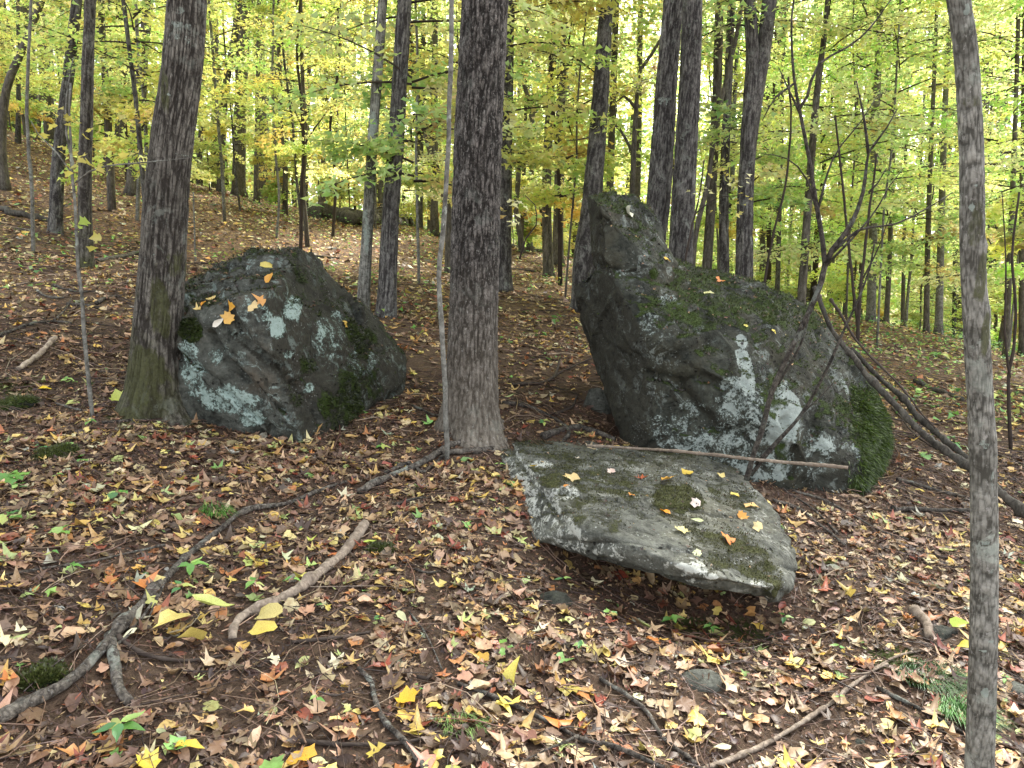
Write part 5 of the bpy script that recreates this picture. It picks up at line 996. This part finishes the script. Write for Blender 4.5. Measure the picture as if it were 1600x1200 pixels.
# ------------------------------------------------------------------ seedlings and grass
GC = [C('5c8a3e'), C('76a04c'), C('93b060'), C('4c7a44'), C('a8b060')]
def seedling(px, py, wpx, n, label, kind='ovate', col=None, group=None, hgt_=.06):
    b = G(px, py); k = b[1] / FPX; root = empty('seedling', b, label, 'seedling', group); mb = MB()
    L = wpx * k * .5; top = b + np.array([0, 0, hgt_]); mb.tube(np.array([b - [0, 0, .02], (b + top) / 2 + [.004, 0, 0], top]), [.0018, .0014, .001], 5)
    link('stem', mb.mesh('stem', B_TWIG, True, None, b), root)
    protos = {'ovate': OVA, 'maple': MAP}[kind]
    for i in range(n):
        a = 6.28 * i / n + RNG.uniform(-.4, .4); d = np.array([math.cos(a), math.sin(a), 0]); s = L * RNG.uniform(.75, 1.15)
        key = 'g' + kind + str(i % 2)
        if key not in SINGLE: v, f = protos[i % 2]; SINGLE[key] = np_mesh('leaf', v, f, np.ones((len(v), 3)), False, M_GREEN)
        o = link('leaf', SINGLE[key], root); z = Vector((0.3 * d[0] + RNG.normal() * .12, 0.3 * d[1] - .15, 1)).normalized(); yv = Vector(d); yv = (yv - z * yv.dot(z)).normalized(); xv = yv.cross(z)
        M = Matrix((xv, yv, z)).transposed().to_4x4(); o.matrix_local = Matrix.Translation(Vector((0, 0, hgt_ + RNG.uniform(-.01, .01))) + Vector(d) * s * .55) @ M @ Matrix.Scale(s * 1.05, 4)
        c = np.array(col if col is not None else GC[RNG.integers(5)]) * math.exp(RNG.normal() * .1); o.color = tuple(c) + (1,)
    return root
for (x, y, wv, n, lab, kd) in [(190, 1165, 90, 5, 'green seedling with broad leaves near the bottom edge at left', 'ovate'), (185, 790, 46, 4, 'light green seedling in the leaves at the upper left', 'maple'), (20, 765, 60, 5, 'light green seedling cut by the left edge, upper one', 'maple'),
    (15, 830, 60, 5, 'light green seedling cut by the left edge, lower one', 'maple'), (300, 905, 60, 4, 'green seedling touching the long curved branch', 'ovate'), (285, 940, 50, 3, 'dark green seedling under the long curved branch', 'ovate'),
    (400, 935, 46, 3, 'green seedling in front of the barkless branch', 'ovate'), (460, 925, 36, 2, 'small lime seedling on the barkless branch side', 'ovate'), (790, 1035, 40, 3, 'small blue green seedling above the two bright yellow leaves', 'maple'),
    (908, 1030, 38, 4, 'small seedling with round leaves between slab and bottom edge', 'ovate'), (1050, 985, 46, 4, 'green seedling at the edge of the moss patch', 'ovate'), (1110, 1000, 34, 4, 'pale seedling with narrow leaves on the moss patch', 'ovate'),
    (1225, 985, 34, 3, 'small bright seedling right of the moss patch', 'ovate'), (880, 925, 34, 2, 'two leaved seedling under the left part of the slab', 'ovate'), (95, 850, 44, 4, 'pale lime seedling left of the long branch', 'maple'),
    (850, 672, 26, 5, 'whitish leaved seedling behind the tip of the slab', 'ovate'), (495, 1115, 34, 3, 'small lime leaf pair left of the curved stick', 'ovate'), (1470, 560, 40, 5, 'low green seedling on the slope right of the huge boulder', 'ovate'),
    (655, 1100, 22, 2, 'tiny green seedling beside the golden maple leaf', 'ovate'), (1310, 1110, 24, 2, 'tiny green seedling above the long pale stick', 'ovate'), (1385, 1155, 26, 2, 'tiny green seedling at the lower right', 'ovate'), (780, 740, 20, 2, 'tiny round leaved seedling below the tip of the slab', 'ovate')]:
    seedling(x, y, wv * .8, n, lab, kd)
for i in range(34):
    x = rs.uniform(10, 1590); y = rs.uniform(690, 1150) if i % 2 else rs.uniform(560, 760)
    if (240 < x < 640 and y < 690) or (670 < x < 1400 and y < 960): continue
    seedling(x, y, rs.uniform(18, 34), rs.choice([2, 3, 4]), 'little green seedling poking through the leaf litter', rs.choice(['ovate', 'maple']), None, 'little seedlings in the litter', .04)
def cover(n, y0, y1, test, size, name):
    x, y = wedge(n, y0, y1); c = fbm(np.stack([x * .9, y * .9, 0 * x], 1), 3, 91); px, py, _ = px_of(np.stack([x, y, hgt(x, y)], 1)); m = test(px, py) & (c > -.1); x, y = x[m], y[m]; n = len(x)
    X, Y, N = frames(n, None, .35); cl = np.array(GC)[RNG.integers(0, 5, n)] * np.exp(RNG.normal(size=(n, 1)) * .2); pos = np.stack([x, y, hgt(x, y) + RNG.uniform(.03, .22, n)], 1)
    V, F, c = scatter(TRI + [KITE[0]], pos, X, Y, N, RNG.uniform(.5, 1.2, n) * size, cl); o = link(name, np_mesh(name, V, F, c, False, M_GREEN)); tag(o, kind='stuff'); return o
tag(cover(26000, 6.5, 24, lambda px, py: (px > 1230) & (py > 480), .07, 'ground_cover'), 'low green leaves carpeting the ground right of the huge boulder', 'plants')
tag(cover(7000, 7, 22, lambda px, py: (px > 330) & (px < 900), .07, 'ground_cover'), 'sparse pale green leaves on the slope behind the grey green boulder', 'plants')
tag(cover(9000, 6, 26, lambda px, py: (px < 480), .065, 'ground_cover'), 'sparse green leaves on the slope around the mossy leaning trunk', 'plants')
def grass(label, px, py, n, rpx, L, col):
    b = G(px, py); k = b[1] / FPX; a = RNG.uniform(0, 6.28, n); r = np.sqrt(RNG.uniform(0, 1, n)) * rpx * k; x = b[0] + np.cos(a) * r * 1.3; y = b[1] + np.sin(a) * r; z = hgt(x, y)
    p = np.stack([x, y, z], 1); d = np.stack([np.cos(a) * .5 + .35, np.sin(a) * .5 - .45, 0 * a], 1) + RNG.normal(size=(n, 3)) * .25; d[:, 2] = 0
    ln = L * RNG.uniform(.6, 1.3, n)[:, None]; s = np.stack([-d[:, 1], d[:, 0], 0 * a], 1); s /= np.linalg.norm(s, axis=1)[:, None] + 1e-9; s *= .0014
    m1 = p + d * ln * .4 + np.array([0, 0, .75]) * ln * .6; e = p + d * ln + np.array([0, 0, .25]) * ln; V = np.stack([p - s, p + s, m1 - s * .8, m1 + s * .8, e], 1).reshape(-1, 3)
    F = (np.array([[0, 1, 3], [0, 3, 2], [2, 3, 4]])[None] + (np.arange(n) * 5)[:, None, None]).reshape(-1, 3); c = np.repeat(np.array(col)[None] * np.exp(RNG.normal(size=(n, 1)) * .3), 5, 0)
    o = link('grass_tuft', np_mesh('grass_tuft', V - b, F, c, False, M_GREEN), None, b); tag(o, label, 'grass')
grass('flopped dark green tuft of fine grass left of the slim front trunk', 1455, 1062, 800, 44, .05, C('37592a'))
grass('small grass tuft lower beside the slim front trunk', 1500, 1120, 350, 26, .08, C('4b7a38'))
grass('spiky bright green tuft behind the long curved branch', 335, 805, 110, 13, .09, C('557f38'))
grass('faint grass blades at the bottom edge by the yellow leaves', 718, 1135, 140, 30, .05, C('6c8a4a'))

# ---- the leaf litter lies round the sticks
for (sx, sy, sr) in STICKS + STONES: mark(sx, sy, sr)
parts = [litter('', 17500, 1.3, 4.2, .018, .084, ALLP, LITTER_PAL, .016, .17), litter('', 25000, 3.8, 9.5, .026, .086, ALLP, LITTER_PAL, .018, .19, 1)]
BROWN_PAL = LITTER_PAL[:4] + [(C('3a241d'), 20)]
parts.append(litter('', 24000, 1.3, 5.5, .012, .05, CRUM + OVA, BROWN_PAL, .012, .3, 2))
b = 0; VV, FF, CC = [], [], []
for V, F, c in parts: VV.append(V); FF.append(F + b); CC.append(c); b += len(V)
o = link('leaf_litter', np_mesh('leaf_litter', np.vstack(VV), np.vstack(FF), np.vstack(CC), False, M_LITTER), ground); o['kind'] = 'stuff'
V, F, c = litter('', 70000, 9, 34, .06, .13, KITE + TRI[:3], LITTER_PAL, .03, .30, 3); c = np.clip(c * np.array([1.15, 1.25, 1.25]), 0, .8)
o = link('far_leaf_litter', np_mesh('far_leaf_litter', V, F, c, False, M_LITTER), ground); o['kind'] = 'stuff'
# crumbs: bits of leaf, bark and husk
x, y = wedge(95000, 1.3, 5.6); X, Y, N = frames(len(x), slope_normals(x, y), .5); pos = np.stack([x, y, hgt(x, y) + RNG.uniform(0, .008, len(x))], 1)
V, F, c = scatter(KITE, pos, X * .6, Y, N, RNG.uniform(.006, .026, len(x)), pal([(C('3a261c'), 26), (C('553a2b'), 30), (C('745443'), 22), (C('93735b'), 12), (C('b0926f'), 6)], len(x), .3))
o = link('duff', np_mesh('duff', V, F, c, False, M_LITTER), ground); o['kind'] = 'stuff'
# fine twigs
def fine_twigs(n, y0, y1, lmin, lmax, rad):
    x, y = wedge(n, y0, y1); m = keepout(x, y) | (RNG.uniform(size=n) < .6); x, y = x[m], y[m]; mb = MB()
    for i in range(len(x)):
        a = RNG.uniform(0, math.pi); L = RNG.uniform(lmin, lmax); k = RNG.normal() * .18 * L; t = np.linspace(-.5, .5, 5)
        qx = x[i] + np.cos(a) * L * t - np.sin(a) * k * (4 * t * t); qy = y[i] + np.sin(a) * L * t + np.cos(a) * k * (4 * t * t)
        r = RNG.uniform(.5, 1.3) * rad; up = RNG.uniform(.006, .028); c = pal([(C('2e1f19'), 5), (C('4b382e'), 5), (C('77604f'), 3), (C('9c8876'), 1)], 1)[0]
        mb.tube(np.stack([qx, qy, hgt(qx, qy) + up + RNG.normal(size=5) * .004], 1), np.linspace(r, r * .4, 5), 4, False, c)
    return mb
mb = fine_twigs(6000, 1.3, 6.0, .05, .42, .0021); mb2 = fine_twigs(1500, 4.5, 12, .2, .9, .005)
o = link('fine_twigs', mb.mesh('fine_twigs', M_LITTER), ground); o['kind'] = 'stuff'
o = link('scattered_twigs', mb2.mesh('scattered_twigs', M_LITTER), ground); o['kind'] = 'stuff'
